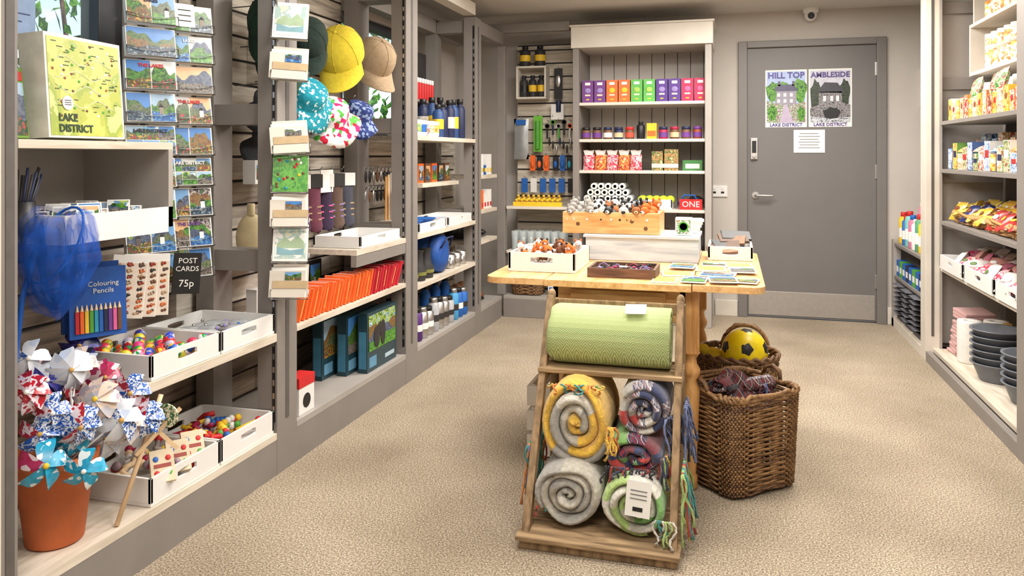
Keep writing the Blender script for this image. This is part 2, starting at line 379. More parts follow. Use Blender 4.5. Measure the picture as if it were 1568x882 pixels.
# ------------------------------------------------------------------ left shelving run
XF=-1.67; XB=-2.06
o=MB('display_shelving_unit')
posts=[(1.466,1.51),(2.64,2.78),(3.87,4.03),(5.05,5.17)]
for a,c in posts:
    o.box(XF-.085,XF,a,c,.0,2.16,GREY)
    o.box(XB+.02,XB+.10,a+.01,c-.01,.16,2.16,GREY)
    o.box(XF-.02,XF-.008,a-.003,a,.2,2.1,BLACK)
    for z0,z1 in((.16,.2),(.77,.85),(1.34,1.42),(2.06,2.14)):
        o.box(XB+.10,XF-.085,a+.015,c-.015,z0,z1,GREY)
    o.box(XF,XF+.002,(a+c)/2-.012,(a+c)/2+.012,.2,2.1,mt((92,87,84)))
for a,c in posts[1:]: 
    for i in range(36): o.box(XF-.018,XF-.010,a-.0036,a-.003,.24+i*.05,.262+i*.05,STEEL)
o.box(XF-.03,XF-.001,1.51,5.68,0,.135,GREY)
o.box(XB+.001,XF+.0,1.512,2.638,.135,.16,BOARD)
o.box(XB+.001,XF+.0,2.782,3.868,.135,.16,GREYL); o.box(XB+.001,XF,4.032,5.048,.135,.16,GREYL); o.box(XB+.001,XF,5.172,5.68,.135,.16,GREYL)
o.box(XB+.03,XB+.05,1.51,5.68,0,.135,GREY)
def shelf(o,y0,y1,z,x1=XF,x0=XB+.1,t=.025,m=BOARD):
    o.box(x0,x1,y0,y1,z-t,z,m)
shelf(o,1.95,2.638,.54,XF,XB+.02,.03)
shelf(o,2.782,3.868,.54,XF,XB+.02,.022)
shelf(o,3.3,3.868,.78)
for z in(1.33,.78,.5): shelf(o,4.032,5.048,z,XF,XB+.02)
shelf(o,4.4,5.048,1.05,XF-.12)
for z in(1.08,.835,.62): shelf(o,5.172,5.62,z,XF-.02,XB+.02)
shelf(o,1.512,2.06,1.26,XF,XB+.05,.022)
o.box(XB+.05,XF,2.04,2.06,1.0,1.238,GREYL); o.box(XB+.05,XB+.07,1.512,2.04,1.0,1.238,GREYL)
o.box(XB+.07,XF,1.65,2.04,.985,1.0,WHITE); o.box(XF-.012,XF,1.65,2.06,1.0,1.062,WHITE); o.box(XB+.07,XF-.012,1.65,1.662,1.0,1.062,WHITE)
o.box(XB+.08,XF-.09,1.512,1.645,1.0,1.02,GREYL)
o.box(XF-.03,XF-.002,3.3,3.868,.70,.755,GREY)
o.box(XF-.085,XF,5.17,5.72,2.06,2.15,GREY); o.box(XB+.02,XB+.10,4.01,5.72,2.06,2.15,GREY)
o.box(XF-.085,XF,4.03,5.05,2.17,2.25,CREAM)
o.done(.003)
o=MB('trim_2'); o.box(XF-.09,XF+.004,1.30,1.464,0,2.3,CREAM); o.done(.004)

def slats(name,dirx,a0,a1,pos,z0,z1,skip=None,dark=None):
    o=MB(name); z=z0
    if dirx: o.box(a0,a1,pos+.012,pos+.02,z0,z1,DARK)
    else: o.box(pos-.02,pos-.012,a0,a1,z0,1.36,DARK); o.box(pos-.02,pos-.012,2.42,3.93,1.36,z1,DARK)
    while z<z1-.02:
        h=min(.105,z1-z)
        segs=skip(z,z+h) if skip else [(a0,a1)]
        for s0,s1 in segs:
            a=s0
            while a<s1-.01:
                L=min(R.uniform(.5,1.3),s1-a)
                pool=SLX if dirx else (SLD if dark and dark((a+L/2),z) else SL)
                mm=R.choice(pool)
                if dirx: o.box(a,a+L-.002,pos-.004*R.random(),pos+.012,z,z+h-.012,mm)
                else: o.box(pos-.012,pos+.004*R.random(),a,a+L-.002,z,z+h-.012,mm)
                a+=L
        z+=h
    o.done()
def sk(z0,z1):
    if z1>1.38: return [(2.42,3.92)]
    return [(1.4,5.75)]
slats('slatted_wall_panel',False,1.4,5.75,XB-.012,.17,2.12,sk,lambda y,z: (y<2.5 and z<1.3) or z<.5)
slats('slatted_wall_panel',True,-1.65,-1.165,6.06,.17,2.1)

o=MB('corner_shelving_unit')
YF=5.7
o.box(-1.665,-1.165,YF,YF+.03,0,.135,GREY); o.box(-1.665,-1.165,YF,6.03,.135,.16,GREYL)
o.box(-1.72,-1.66,YF+.022,YF+.09,.161,2.05,GREY)
for z in(.835,.5): o.box(-1.65,-1.165,YF+.03,6.03,z-.022,z,CREAM)
o.box(-2.04,-1.16,YF+.022,YF+.08,2.152,2.22,GREY)
o.box(-1.62,-1.38,5.9,6.03,1.66,1.675,CREAM); o.box(-1.62,-1.38,5.9,6.03,1.9,1.915,CREAM); o.box(-1.62,-1.605,5.9,6.03,1.675,1.9,CREAM); o.box(-1.395,-1.38,5.9,6.03,1.675,1.9,CREAM)
o.done(.003)
o=MB('back_display_cabinet')
x0,x1=-1.13,-.135
o.box(x0,x0+.045,YF,6.18,0,2.03,GREY); o.box(x1-.045,x1,YF,6.18,0,2.03,GREYL)
o.box(x0-.01,x1+.01,YF-.02,6.18,2.01,2.165,CREAM); o.box(x0-.02,x1+.02,YF-.03,6.18,2.165,2.18,CREAM)
x=x0+.045
while x<x1-.046:
    w=min(.098,x1-.045-x); o.box(x+.002,x+w-.002,6.15,6.18,.1,2.03,WALL); x+=w
for z in(1.61,1.34,1.11,.83,.16,.5): o.box(x0+.045,x1-.045,YF+.02,6.15,z-.022,z,CREAM)
o.box(x0+.045,x1-.045,YF+.02,YF+.04,0,.138,GREY)
o.box(-.27,x1-.045,YF+.005,YF+.02,.0,.45,CREAM)
o.done(.003)

# ------------------------------------------------------------------ right shelving
o=MB('grocery_shelving_unit')
X1=1.11; X2=1.19; XR=1.6
for a,c in((5.14,5.27),(3.44,3.60)):
    o.box(X1,X1+.075,a,c,0,2.29,GREY if a<4 else CREAM); o.box(XR-.07,XR,a,c,.08,2.29,GREY)
    o.box(X1+.075,X1+.09,a,c,.08,2.29,GREYL)
    for z in(.55,1.1,1.65,2.1): o.box(X1+.09,XR-.07,a+.04,c-.04,z-.04,z+.03,GREY)
o.box(X1+.09,XR-.07,5.2,5.22,.1,2.29,GREYL)
o.box(X1+.03,X1+.045,5.137,5.14,.15,2.2,mt((90,86,84)))
o.box(X1,X1+.03,2.5,3.44,0,.08,GREY)
o.box(X1,X1+.03,3.6,5.14,0,.06,GREY); o.box(X2-.04,XR,3.6,5.14,.055,.08,BOARD)
for z,t in((1.42,.022),(1.14,.022),(.835,.022),(.56,.022)): o.box(X2,XR,3.602,5.138,z-t,z,GREY if z>.6 else CREAM)
o.box(1.34,XR,3.602,5.138,1.68,1.70,CREAM); o.box(1.34,XR,3.602,5.138,1.96,1.98,CREAM); o.box(1.34,XR,5.118,5.138,1.70,1.96,CREAM); o.box(1.35,XR,5.08,5.1,1.98,2.25,CREAM)
o.box(X1,X1+.03,5.27,6.17,0,.06,CREAM)
for z in(.08,.37,.6): o.box(X1+.005,XR,5.272,6.17,z-.02,z,CREAM if z<.1 else GREY)
o.box(X1,X1+.05,6.1,6.17,.0,.62,GREYL)
for z in(.08,.56,.835,1.14,1.42): o.box(X2,XR,2.5,3.438,z-.022,z,GREYL)
o.done(.003)

# ------------------------------------------------------------------ generic item makers
def tray(name,x0,x1,y0,y1,z,h,front='E',mat=WHITE,t=.01,rot=0):
    o=MB(name); cx,cy=(x0+x1)/2,(y0+y1)/2; w,d=x1-x0,y1-y0
    o.M=T(cx,cy,z)@Rz(rot)
    o.box(-w/2,w/2,-d/2,d/2,0,t,mat)
    def plate(L,M):
        n=24; out=[];inn=[]; sl=min(.09,L*.35)/2; sh=.012; zc=h*.62
        for i in range(n):
            a=2*pi*i/n; c,s_=math.cos(a),math.sin(a)
            inn.append((max(-1,min(1,c*1.5))*sl, zc+s_*sh))
            k=1/max(abs(c),abs(s_)); out.append((c*k*L/2, h/2+t/2+s_*k*(h-t)/2))
        vs=[];fs=[]
        for y in(0,t):
            vs+=[(p[0],y,p[1]) for p in out]+[(p[0],y,p[1]) for p in inn]
        for i in range(n):
            j=(i+1)%n
            fs+=[(i,j,n+j,n+i),(2*n+i,3*n+i,3*n+j,2*n+j),(n+i,n+j,3*n+j,3*n+i),(i,2*n+i,2*n+j,j)]
        o.add(vs,fs,mat,False,M)
    if front=='E':
        plate(d,T(w/2,0,0)@Rz(90)); plate(d,T(-w/2+t,0,0)@Rz(90))
        o.box(-w/2,w/2,-d/2,-d/2+t,t,h,mat); o.box(-w/2,w/2,d/2-t,d/2,t,h,mat)
    else:
        plate(w,T(0,-d/2,0)); plate(w,T(0,d/2-t,0))
        o.box(-w/2,-w/2+t,-d/2,d/2,t,h,mat); o.box(w/2-t,w/2,-d/2,d/2,t,h,mat)
    return o
def bottle(o,x,y,z,r,h,mat,cap=BLACK,label=None):
    M=T(x,y,z)
    o.lathe([(r*.9,0),(r,.01),(r,h*.72),(r*.8,h*.8),(r*.5,h*.84),(r*.5,h*.87)],mat,M,14)
    o.cyl(r*.6,h*.13,cap,M@T(0,0,h*.87),12)
    if label: o.lathe([(r*1.01,h*.25),(r*1.01,h*.55)],label,M,14,cap=False)
def mug(o,x,y,z,r,h,mat,a=0,band=None):
    M=T(x,y,z)@Rz(a)
    o.lathe([(r*.85,0),(r,.008),(r,h),(r*.92,h),(r*.9,.01),(0,.008)],mat,M,18)
    o.tube([(r,0,h*.8),(r*1.5,0,h*.75),(r*1.6,0,h*.45),(r,0,h*.2)],.005,mat,6,M=M)
    if band: o.lathe([(r*1.012,h*.25),(r*1.012,h*.75)],band,M,18,cap=False)
def jar(o,x,y,z,r,h,mat,lid):
    M=T(x,y,z); o.lathe([(r*.85,0),(r,.006),(r,h*.7),(r*.85,h*.78)],mat,M,14); o.cyl(r*.92,h*.24,lid,M@T(0,0,h*.77),14)
    o.lathe([(r*1.015,h*.15),(r*1.015,h*.55)],R.choice([PAPER,mt((214,190,150)),PURPLE,mt((200,80,60))]),M,14,cap=False)
def plush(o,x,y,z,s,c1,c2,rot=0,ear=BLACK):
    M=T(x,y,z)@Rz(rot)@S(s,s,s)
    o.ell(.5,.36,.34,c1,M@T(0,0,.34)); o.ell(.3,.28,.26,c1,M@T(.5,0,.62)); o.ell(.16,.13,.11,c2,M@T(.74,0,.55),8,6)
    o.ell(.04,.05,.04,BLACK,M@T(.9,0,.57),6,5)
    for q in(-1,1):
        o.ell(.06,.1,.14,ear,M@T(.42,q*.2,.86),6,5); o.ell(.03,.035,.035,BLACK,M@T(.73,q*.12,.69),6,5)
        o.ell(.22,.09,.1,c2,M@T(.5,q*.2,.1),8,6); o.ell(.2,.1,.12,c1,M@T(-.25,q*.28,.12),8,6)
    o.ell(.34,.12,.12,c2,M@T(-.6,.1,.25)@Ry(-20),8,6); o.ell(.3,.25,.2,c2,M@T(.12,0,.24),8,6)

# ------------------------------------------------------------------ table
o=MB('drop_leaf_table')
zt=.76
def plank(x0,x1,y0,y1,r0=0.03,left=True,right=True):
    pts=[]
    def cor(cx,cy,a0,r):
        for i in range(5):
            a=math.radians(a0+i*22.5); pts.append((cx+r*math.cos(a),cy+r*math.sin(a)))
    rl=r0 if left else .001; rr=r0 if right else .001
    cor(x1-rr,y1-rr,0,rr); cor(x0+rl,y1-rl,90,rl); cor(x0+rl,y0+rl,180,rl); cor(x1-rr,y0+rr,270,rr)
    n=len(pts); vs=[(p[0],p[1],zt-.024) for p in pts]+[(p[0],p[1],zt) for p in pts]
    o.add(vs,[tuple(range(n))[::-1],tuple(range(n,2*n))]+[(i,(i+1)%n,n+(i+1)%n,n+i) for i in range(n)],PINEY)
plank(-.905,-.672,2.84,3.88,.05,True,False); plank(-.669,-.137,2.83,3.9,.03,False,False); plank(-.134,.115,2.85,3.88,.05,False,True)
o.box(-.65,-.16,2.9,2.92,.61,.736,PINE); o.box(-.65,-.16,3.83,3.85,.61,.736,PINE); o.box(-.65,-.63,2.9,3.85,.61,.736,PINEY); o.box(-.18,-.16,2.9,3.85,.61,.736,PINEY)
o.box(-.58,-.23,2.885,2.9,.63,.72,PINE); o.ell(.014,.02,.014,PINEZ,T(-.405,2.872,.675))
prof=[(.018,0),(.026,.01),(.026,.05),(.02,.06),(.024,.1),(.03,.25),(.034,.36),(.022,.4),(.034,.42),(.036,.44),(.024,.46),(.022,.48),(.036,.5)]
for x in(-.61,-.145):
    for y in(2.94,3.81):
        o.lathe(prof,PINEZ,T(x,y,0),18); o.box(x-.032,x+.032,y-.032,y+.032,.5,.736,PINEZ)
o.done(.002)

# ------------------------------------------------------------------ ladder display rack with blankets
o=MB('wooden_display_rack')
def beam(p,q,w,h,mat):
    p=Vector(p);q=Vector(q);t=(q-p); L=t.length; t.normalize()
    X=Vector((1,0,0)); u=t.cross(X).normalized()
    M=Matrix(((X.x,u.x,t.x,p.x),(X.y,u.y,t.y,p.y),(X.z,u.z,t.z,p.z),(0,0,0,1)))
    o.box(-w/2,w/2,-h/2,h/2,0,L,mat,M)
for x in(-.622,-.168):
    beam((x,2.37,0),(x,2.745,.715),.024,.038,OLDW); beam((x,2.80,0),(x,2.80,.70),.028,.035,OLDW)
    o.box(x-.013,x+.013,2.37,2.80,.005,.028,OLDWX); o.box(x-.014,x+.014,2.62,2.80,.455,.48,OLDWX)
    o.ell(.015,.022,.022,OLDW,T(x,2.752,.72))
for i in range(3): o.box(-.645,-.145,2.335+i*.155,2.335+i*.155+.145,.0285,.044,OLDWX)
o.box(-.636,-.154,2.35,2.365,.0,.028,OLDW)
for i in range(2): o.box(-.636,-.154,2.595+i*.105,2.595+i*.105+.098,.482,.498,OLDWX)
o.box(-.608,-.182,2.79,2.805,.66,.70,OLDW); o.box(-.608,-.182,2.79,2.805,.25,.29,OLDW)
o.done(.003)
FLW=lambda c: mt(c,.97,.2,70,1.0,bsc=300,name='wool_%d_%d_%d'%c,sheen=.4)
Wg=FLW((166,163,156)); Wy=FLW((232,186,66)); Ww=FLW((214,210,198)); Wgr=FLW((164,192,112)); Wgd=FLW((112,164,84)); Wo=FLW((226,128,46)); Wt=FLW((60,150,150)); Wr=FLW((176,54,48)); Wn=FLW((46,54,92)); Wl=FLW((186,181,168)); Wb=FLW((110,124,170)); Wdr=FLW((110,40,50)); Wd=FLW((40,38,50))
PL=plaid('wool_plaid_navy',(36,40,76),[(140,44,50),(206,196,186),(60,90,90)],.04)
PLG=plaid('wool_plaid_grey',(150,148,156),[(44,50,84),(160,54,54),(224,220,212)],.034)
PLB=plaid('wool_plaid_brown',(50,42,48),[(124,46,46),(204,194,182),(84,84,96)],.045)
def roll(o,M,Rr,turns,L,matf,sx=1,sz=1,seg=26,th=1.02,wob=.005,puff=.012):
    n=int(turns*seg); pitch=Rr/turns; ph=R.uniform(0,6); s2=R.uniform(0,6); s3=R.uniform(0,6)
    rows=[]
    ys=[(puff*1.1,-.5),(-.1*puff,-.36),(-.8*puff,-.15),(-puff,0),(-.8*puff,.15),(-.1*puff,.36),(puff*1.1,.5)]
    for i in range(n+1):
        a=2*pi*i/seg+ph; r=max(.004,pitch*(i/seg)-pitch*.1); r=min(r,Rr-pitch*.5*th)
        row=[]; wv=wob*math.sin(i*.9)+wob*math.sin(i*.37)+wob*1.6*math.sin(i*.11+s2); r*=1+.035*math.sin(2*a+s2)+.025*math.sin(3*a+s3)
        tt=pitch*th*(1+.08*math.sin(i*.31+s3))
        for yy,k in ys:
            rr=r+k*tt; row.append((sx*rr*math.cos(a),yy+wv,sz*rr*math.sin(a)))
        for f_ in(.3,.6,1.0):
            rr=r+.5*tt*(1+.04*math.sin(a*2+f_*9)); row.append((sx*rr*math.cos(a),L*f_,sz*rr*math.sin(a)))
        rr=max(.001,r-.5*tt); row.append((sx*rr*math.cos(a),L,sz*rr*math.sin(a)))
        rows.append(row)
    K=len(rows[0])
    for i in range(n):
        vs=rows[i]+rows[i+1]
        o.add(vs,[(k,(k+1)%K,K+(k+1)%K,K+k) for k in range(K)],matf(i,n),True,M)
def fringe(o,x,y,z,dx,dy,n,cols,L=.09,bx=0):
    for i in range(n):
        t=i/max(1,n-1); px=x+dx*t; py=y+dy*t; b=R.uniform(-.02,.02)+bx; c=R.uniform(-.03,.03); l=L*R.uniform(.6,1.2); m_=R.choice(cols); w=R.uniform(-.012,.012)
        for q in(-1,1):
            pts=[(px+b*k/6+w*math.sin(k*1.0)+.002*q*math.cos(k*2.2),py+c*k/6+.002*q*math.sin(k*2.2),z-l*k/6) for k in range(7)]
            o.tube(pts,[.0028]*6+[.004],m_,5)
o=MB('rolled_throw_blanket_green'); G=herring('wool_herringbone_green',(146,168,98),(196,206,154))
roll(o,T(-.597,2.70,.604)@Rz(-90),.104,4,.40,lambda i,n:G,1,.98,32,1,.003)
M=T(-.31,2.655,.702)@Rx(28)@Rz(4); o.cbox(.07,.05,.002,PAPER,M); o.done()
BZ=.046
o=MB('rolled_throw_blanket_grey'); roll(o,T(-.498,2.43,BZ+.10),.106,4,.34,lambda i,n:[Wg,Wl,Wg,Ww,Wl][(i//8)%5],1,.96)
fringe(o,-.642,2.48,.27,0,.27,24,[Wy,Wt,Wo,Wr,Wgd,Wb],.17,-.015); fringe(o,-.60,2.43,.14,.06,.02,8,[Wt,Wr,Wy],.07)
o.done()
o=MB('rolled_throw_blanket_green_check'); roll(o,T(-.285,2.42,BZ+.092),.103,4,.35,lambda i,n:[Wgr,Ww,Wgr,Wl,Wgd,Ww][(i//5)%6],.99,.9)
fringe(o,-.142,2.40,.26,.0,.2,20,[Wgr,Wgd,Wy,Wt,Wr],.19,.015); fringe(o,-.22,2.39,.12,.05,.0,8,[Wgr,Wgd,Wt,Ww],.08)
M=T(-.27,2.375,.185)@Rx(-6)@Ry(4); o.cbox(.075,.002,.105,PAPER,M); o.cbox(.03,.001,.012,BLACK,M@T(0,-.0018,-.03))
for q in range(3): o.cbox(.05,.001,.003,mt((120,120,120)),M@T(0,-.0018,.0+.012*q))
o.done()
o=MB('rolled_throw_blanket_yellow'); roll(o,T(-.485,2.50,.352),.123,4,.28,lambda i,n:[Wy,Wy,Wy,Wg,Ww,Wl,Wy,Ww,Wg][(i//8)%9],.98,1.14)
fringe(o,-.56,2.48,.480,.16,.02,12,[Wo,Wy,Wgr,Wt],.03); fringe(o,-.375,2.47,.36,.02,.0,12,[Wo,Wy,Wo],.09); o.done()
o=MB('rolled_throw_blanket_plaid'); roll(o,T(-.278,2.55,.393),.090,3.2,.22,lambda i,n:[PLG,Wn,PLG,Wg,Wr,PLG,Ww,Wn][(i//3)%8],1,.97)
fringe(o,-.2,2.53,.38,.035,.1,16,[Wn,Wb,Wd],.11,.01); fringe(o,-.142,2.54,.42,.0,.12,16,[Wn,Wb,Wd],.17,.015); o.done()
o=MB('rolled_throw_blanket_plaid'); roll(o,T(-.29,2.49,.265),.097,2.6,.28,lambda i,n:[PL,Wn,Wdr,PL,Wgd,Wn,Wr][(i//3)%7],1,.66)
fringe(o,-.21,2.48,.27,.02,.06,12,[Wn,Wr,Wgr,Wy],.1); fringe(o,-.38,2.45,.245,.15,.0,16,[Wn,Wr,Wd],.05)
o.done()

# ------------------------------------------------------------------ wicker
def weave(o,f,z0,z1,rows,N,mat,mat2,amp=.006,r=.0055):
    K=N*2
    for j in range(rows):
        k=(j+.5)/rows; z=z0+(z1-z0)*k; pts=[]
        for i in range(K):
            t=i/K; x,y=f(t,k); nx,ny=f((i+.5)/K,k); px,py=f((i-.5)/K,k)
            tx,ty=nx-px,ny-py; l=math.hypot(tx,ty) or 1
            w=amp*math.cos(pi*i+pi*j); pts.append((x+ty/l*w,y-tx/l*w,z+.0015*math.sin(i)))
        o.tube(pts,r*R.uniform(.85,1.15),mat if R.random()<.7 else mat2,5,True)
    for i in range(N):
        t=(i+.25)/N
        o.tube([(*f(t,0),z0),(*f(t,.5),(z0+z1)/2),(*f(t,1),z1)],.004,mat2,5)
    for s_ in(0,1):
        pts=[]
        for i in range(N*3):
            x,y=f(i/(N*3),1); a=i*.9+pi*s_; pts.append((x+.007*math.cos(a),y+.007*math.cos(a),z1+.006+.009*math.sin(a)))
        o.tube(pts,.008,mat,6,True)
    pts=[f(i/40,0) for i in range(40)]; o.quad([(p[0],p[1],z0+.004) for p in pts],mat2)
def supers(cx,cy,a,b,rot,n=5,taper=.85):
    def f(t,k):
        q=2*pi*t; c,s_=math.cos(q),math.sin(q); e=2/n; g=taper+(1-taper)*k
        x=math.copysign(abs(c)**e,c)*a*g; y=math.copysign(abs(s_)**e,s_)*b*g
        ca,sa=math.cos(rot),math.sin(rot); return (cx+x*ca-y*sa,cy+x*sa+y*ca)
    return f
o=MB('wicker_log_basket')
BX,BYY=.018,3.07
f=supers(BX,BYY,.172,.162,math.radians(43),7,.92)
weave(o,f,.012,.352,38,34,WICK,WICKD,.006,.0046)
for a in(43,223):
    c=math.cos(math.radians(a)); s_=math.sin(math.radians(a)); bx,by=BX+.175*c,BYY+.175*s_
    o.tube([(bx+s_*.05,by-c*.05,.35),(bx+s_*.035+c*.01,by-c*.035,.395),(bx+c*.01,by,.408),(bx-s_*.035+c*.01,by+c*.035,.395),(bx-s_*.05,by+c*.05,.35)],.009,WICKD,6)
o.done()
def heap(o,cx,cy,z,a,b,h,mat,seed=1,n=28,rot=0,amp=.3):
    vs=[];fs=[]; ca,sa=math.cos(rot),math.sin(rot)
    for j in range(n+1):
        r=j/n
        for i in range(n):
            q=2*pi*i/n; x=a*r*math.cos(q); y=b*r*math.sin(q)
            hh=h*(1-r**2.4)*(1+amp*math.sin(7*x/a+seed)+amp*math.sin(9*y/b+seed*2+3*x/a))
            vs.append((cx+x*ca-y*sa,cy+x*sa+y*ca,z+hh))
    for j in range(n):
        for i in range(n):
            k=(i+1)%n; fs.append((j*n+i,j*n+k,(j+1)*n+k,(j+1)*n+i))
    o.add(vs,fs,mat,True)
o=MB('plaid_blanket')
heap(o,.02,3.075,.30,.14,.13,.075,PLB,2,30,.6)
roll(o,T(-.045,3.0,.365)@Rz(-28),.046,2.4,.15,lambda i,n:[PLB,Wdr,PLB,Wd][(i//4)%4],1.1,.8)
roll(o,T(.05,3.03,.365)@Rz(-50),.036,2,.12,lambda i,n:[PLB,PLG,PLB][(i//5)%3],1.1,.8)
fringe(o,.10,3.02,.375,.05,.06,14,[Wb,Wdr,Wg],.05)
o.done()
o=MB('round_wicker_basket'); f=supers(.015,3.60,.18,.16,0,2,.82)
weave(o,f,.012,.345,30,26,WICKD,WICK,.006,.0046)
pts=[]
for i in range(15):
    a=pi*i/14; pts.append((.06+.10*math.cos(a),3.74,.345+.10*math.sin(a)))
o.tube(pts,.010,WICK,6); o.tube([(p[0],p[1]+.012,p[2]+.006*math.sin(i*1.6)) for i,p in enumerate(pts)],.008,WICKD,6)
pts=[(p[0]-.05,p[1]-.29,p[2]-.03) for p in pts]
o.done()
o=MB('toy_football'); M=T(.055,3.55,.368)
o.ell(.098,.098,.098,mt((240,214,20),.35),M,28,18)
for d in((0.1,-1,.35),(.9,-.3,.3),(-.9,-.5,.3),(.1,-.1,1),(.5,-.8,-.5),(-.5,-.8,-.6)):
    v=Vector(d).normalized(); q=v.to_track_quat('Z','Y').to_matrix().to_4x4()
    o.lathe([(0,.0992),(.016,.0980),(.028,.0948)],BLACK,M@q,5,cap=False)
o.done()
o=MB('yellow_soft_toy'); o.ell(.06,.05,.04,mt((226,206,60),.9),T(-.08,3.58,.33)); o.ell(.03,.03,.03,mt((226,206,60),.9),T(-.12,3.56,.36)); o.cyl(.05,.28,BROWN,T(-.08,3.58,.02),12); o.done()
o=MB('wooden_crate')
for z in(.0,.1,.2):
    o.box(-.8,-.66,3.08,3.095,z+.005,z+.085,CREAM); o.box(-.8,-.785,3.095,3.45,z+.005,z+.085,CREAM); o.box(-.675,-.66,3.095,3.45,z+.005,z+.085,CREAM); o.box(-.8,-.66,3.45,3.465,z+.005,z+.085,CREAM)
for x in(-.785,-.69):
    for y in(3.095,3.435): o.box(x,x+.015,y,y+.015,0,.285,CREAM)
o.box(-.785,-.675,3.095,3.45,.0,.01,CREAM); o.done(.002)

# ------------------------------------------------------------------ items on table
o=tray('white_tray',-.855,-.585,3.0,3.32,zt+.001,.075,'S'); o.done(.001)
FOX=mt((210,106,44),.95,.15,60,.4); FW=mt((232,226,216),.95,.1,60,.4); GRF=mt((150,146,140),.95,.15,60,.4); FBR=mt((120,76,50),.95,.15,60,.4)
o=MB('plush_fox_toys')
for i in range(5):
    for j in range(4):
        plush(o,-.81+i*.045+R.uniform(-.01,.01),3.05+j*.07,zt+.035+.022*(j%2),.054,R.choice([FOX,FOX,FW,FBR]),FW,R.uniform(-150,-30),R.choice([FOX,BLACK,FBR]))
o.done()
o=MB('display_riser_box'); RISER=wood('whitewash_blue',(164,176,188),(206,212,217),(1,9,9),5,.6,.2)
o.box(-.62,-.135,3.42,3.435,zt+.001,.86,RISER); o.box(-.62,-.135,3.70,3.715,zt+.001,.86,RISER); o.box(-.62,-.605,3.435,3.70,zt+.001,.86,RISER); o.box(-.15,-.135,3.435,3.70,zt+.001,.86,RISER); o.box(-.63,-.13,3.41,3.72,.86,.872,RISER); o.done(.002)
o=MB('pine_box'); z=.873
o.box(-.73,-.30,3.45,3.462,z,z+.095,PINE); o.box(-.73,-.30,3.69,3.702,z,z+.095,PINE); o.box(-.73,-.718,3.462,3.69,z,z+.095,PINEY); o.box(-.312,-.30,3.462,3.69,z,z+.095,PINEY); o.box(-.718,-.312,3.462,3.69,z,z+.01,PINE)
for x_,z_ in((-.66,.915),(-.42,.93),(-.36,.90)): o.lathe([(.009,0),(.009,.0006)],BROWN,T(x_,3.45,z_)@Rx(90),12)
o.done(.002)
o=MB('plush_animal_toys')
BRF=mt((150,90,50),.95,.1,60,.4); LBR=mt((220,180,130),.95,.1,60,.4)
for i in range(7):
    for j in range(3):
        c=(GRF,FW) if i<2 else ((FW,BLACK) if i<3 else R.choice([(BLACK,FW),(FW,BLACK),(FOX,FW),(BRF,LBR)])); plush(o,-.69+i*.057,3.50+j*.08,z+.055+.012*j,.076,c[0],c[1],R.uniform(-130,-50),c[0] if c[0]!=FW else BLACK)
o.box(-.71,-.32,3.47,3.68,z+.012,z+.055,BRF)
o.done()
o=MB('keepsake_tray')
BT=wood('dark_tray_wood',(70,46,36),(120,84,62),(1,8,8),8,.6,.3)
x0,x1,y0,y1=-.525,-.27,2.93,3.12; z=zt+.001
o.box(x0,x1,y0,y1,z,z+.008,BT)
for a in((x0,x1,y0,y0+.01),(x0,x1,y1-.01,y1),(x0,x0+.01,y0+.01,y1-.01),(x1-.01,x1,y0+.01,y1-.01)): o.box(*a,z+.008,z+.035,BT)
for i in range(1,4): o.box(x0+i*.064-.002,x0+i*.064+.002,y0+.01,y1-.01,z+.008,z+.03,BT)
for i in range(90):
    px,py,pz=R.uniform(x0+.02,x1-.02),R.uniform(y0+.02,y1-.02),z+.016+R.uniform(0,.014); c=R.choice([BROWN,NAVY,BLACK,LILAC,CRIM,DARK])
    if i%2: o.ell(.010,.007,.005,c,T(px,py,pz)@Rz(R.uniform(0,180)),8,5)
    else: o.tube([(px-.02,py,pz),(px,py+R.uniform(-.02,.02),pz+.008),(px+.02,py,pz)],.002,c,5)
o.box(-.41,-.38,2.97,3.0,z+.035,z+.037,PAPER); o.done()
o=MB('souvenir_leaflets'); z=zt+.001
k=0
for x,y,a,w,h in((-.235,2.92,0,.09,.12),(-.13,2.93,-3,.09,.13),(-.03,2.93,5,.1,.12),(-.2,3.08,8,.12,.1),(-.05,3.08,-6,.13,.1),(.04,3.2,3,.1,.14),(-.08,3.26,2,.12,.13),(.05,2.95,-8,.09,.1),(-.19,3.26,-4,.1,.13),(.03,3.38,4,.11,.1),(-.07,3.36,2,.1,.08)):
    M=T(x,y,z+.004*(k%3))@Rz(a); o.cbox(w,h,.004,PAPER,M@T(0,0,.002)); landscape(o,M@T(0,0,.0045)@Rx(-90),w*.9,h*.9) if k%3 else o.cbox(w*.86,h*.86,.0012,[P_MAP,P_PACK[0],P_PACK[3]][k%3],M@T(0,0,.0046)); k+=1
o.done()
o=tray('white_tray',-.10,.09,3.55,3.84,zt+.001,.06,'S'); o.done(.001)
o=MB('leather_wallets')
LT=mt((120,84,56),.6,.2,30); LT2=mt((84,60,44),.6,.2,30)
for i in range(6): o.cbox(.13,.09,.012,[LT,LT2,BLACK][i%3],T(-.04+.012*i,3.62+.028*i,zt+.04+i*.010)@Rz(R.uniform(-14,14))@Rx(18)@Ry(R.uniform(-12,12)))
o.done(.002)
o=MB('patterned_gift_box'); z=.873; o.box(-.235,-.165,3.47,3.54,z,z+.075,PAPER)
GP=mprint('gift_pattern',[(230,230,220),(110,140,90),(230,230,220),(150,130,80)],60)
o.box(-.23,-.17,3.468,3.47,z+.006,z+.069,GP); o.lathe([(.022,0),(.022,.002),(.016,.002),(.016,0)],GREEN,T(-.2,3.468,z+.038)@Rx(90),16); o.done(.001)
o=MB('price_card_stack'); 
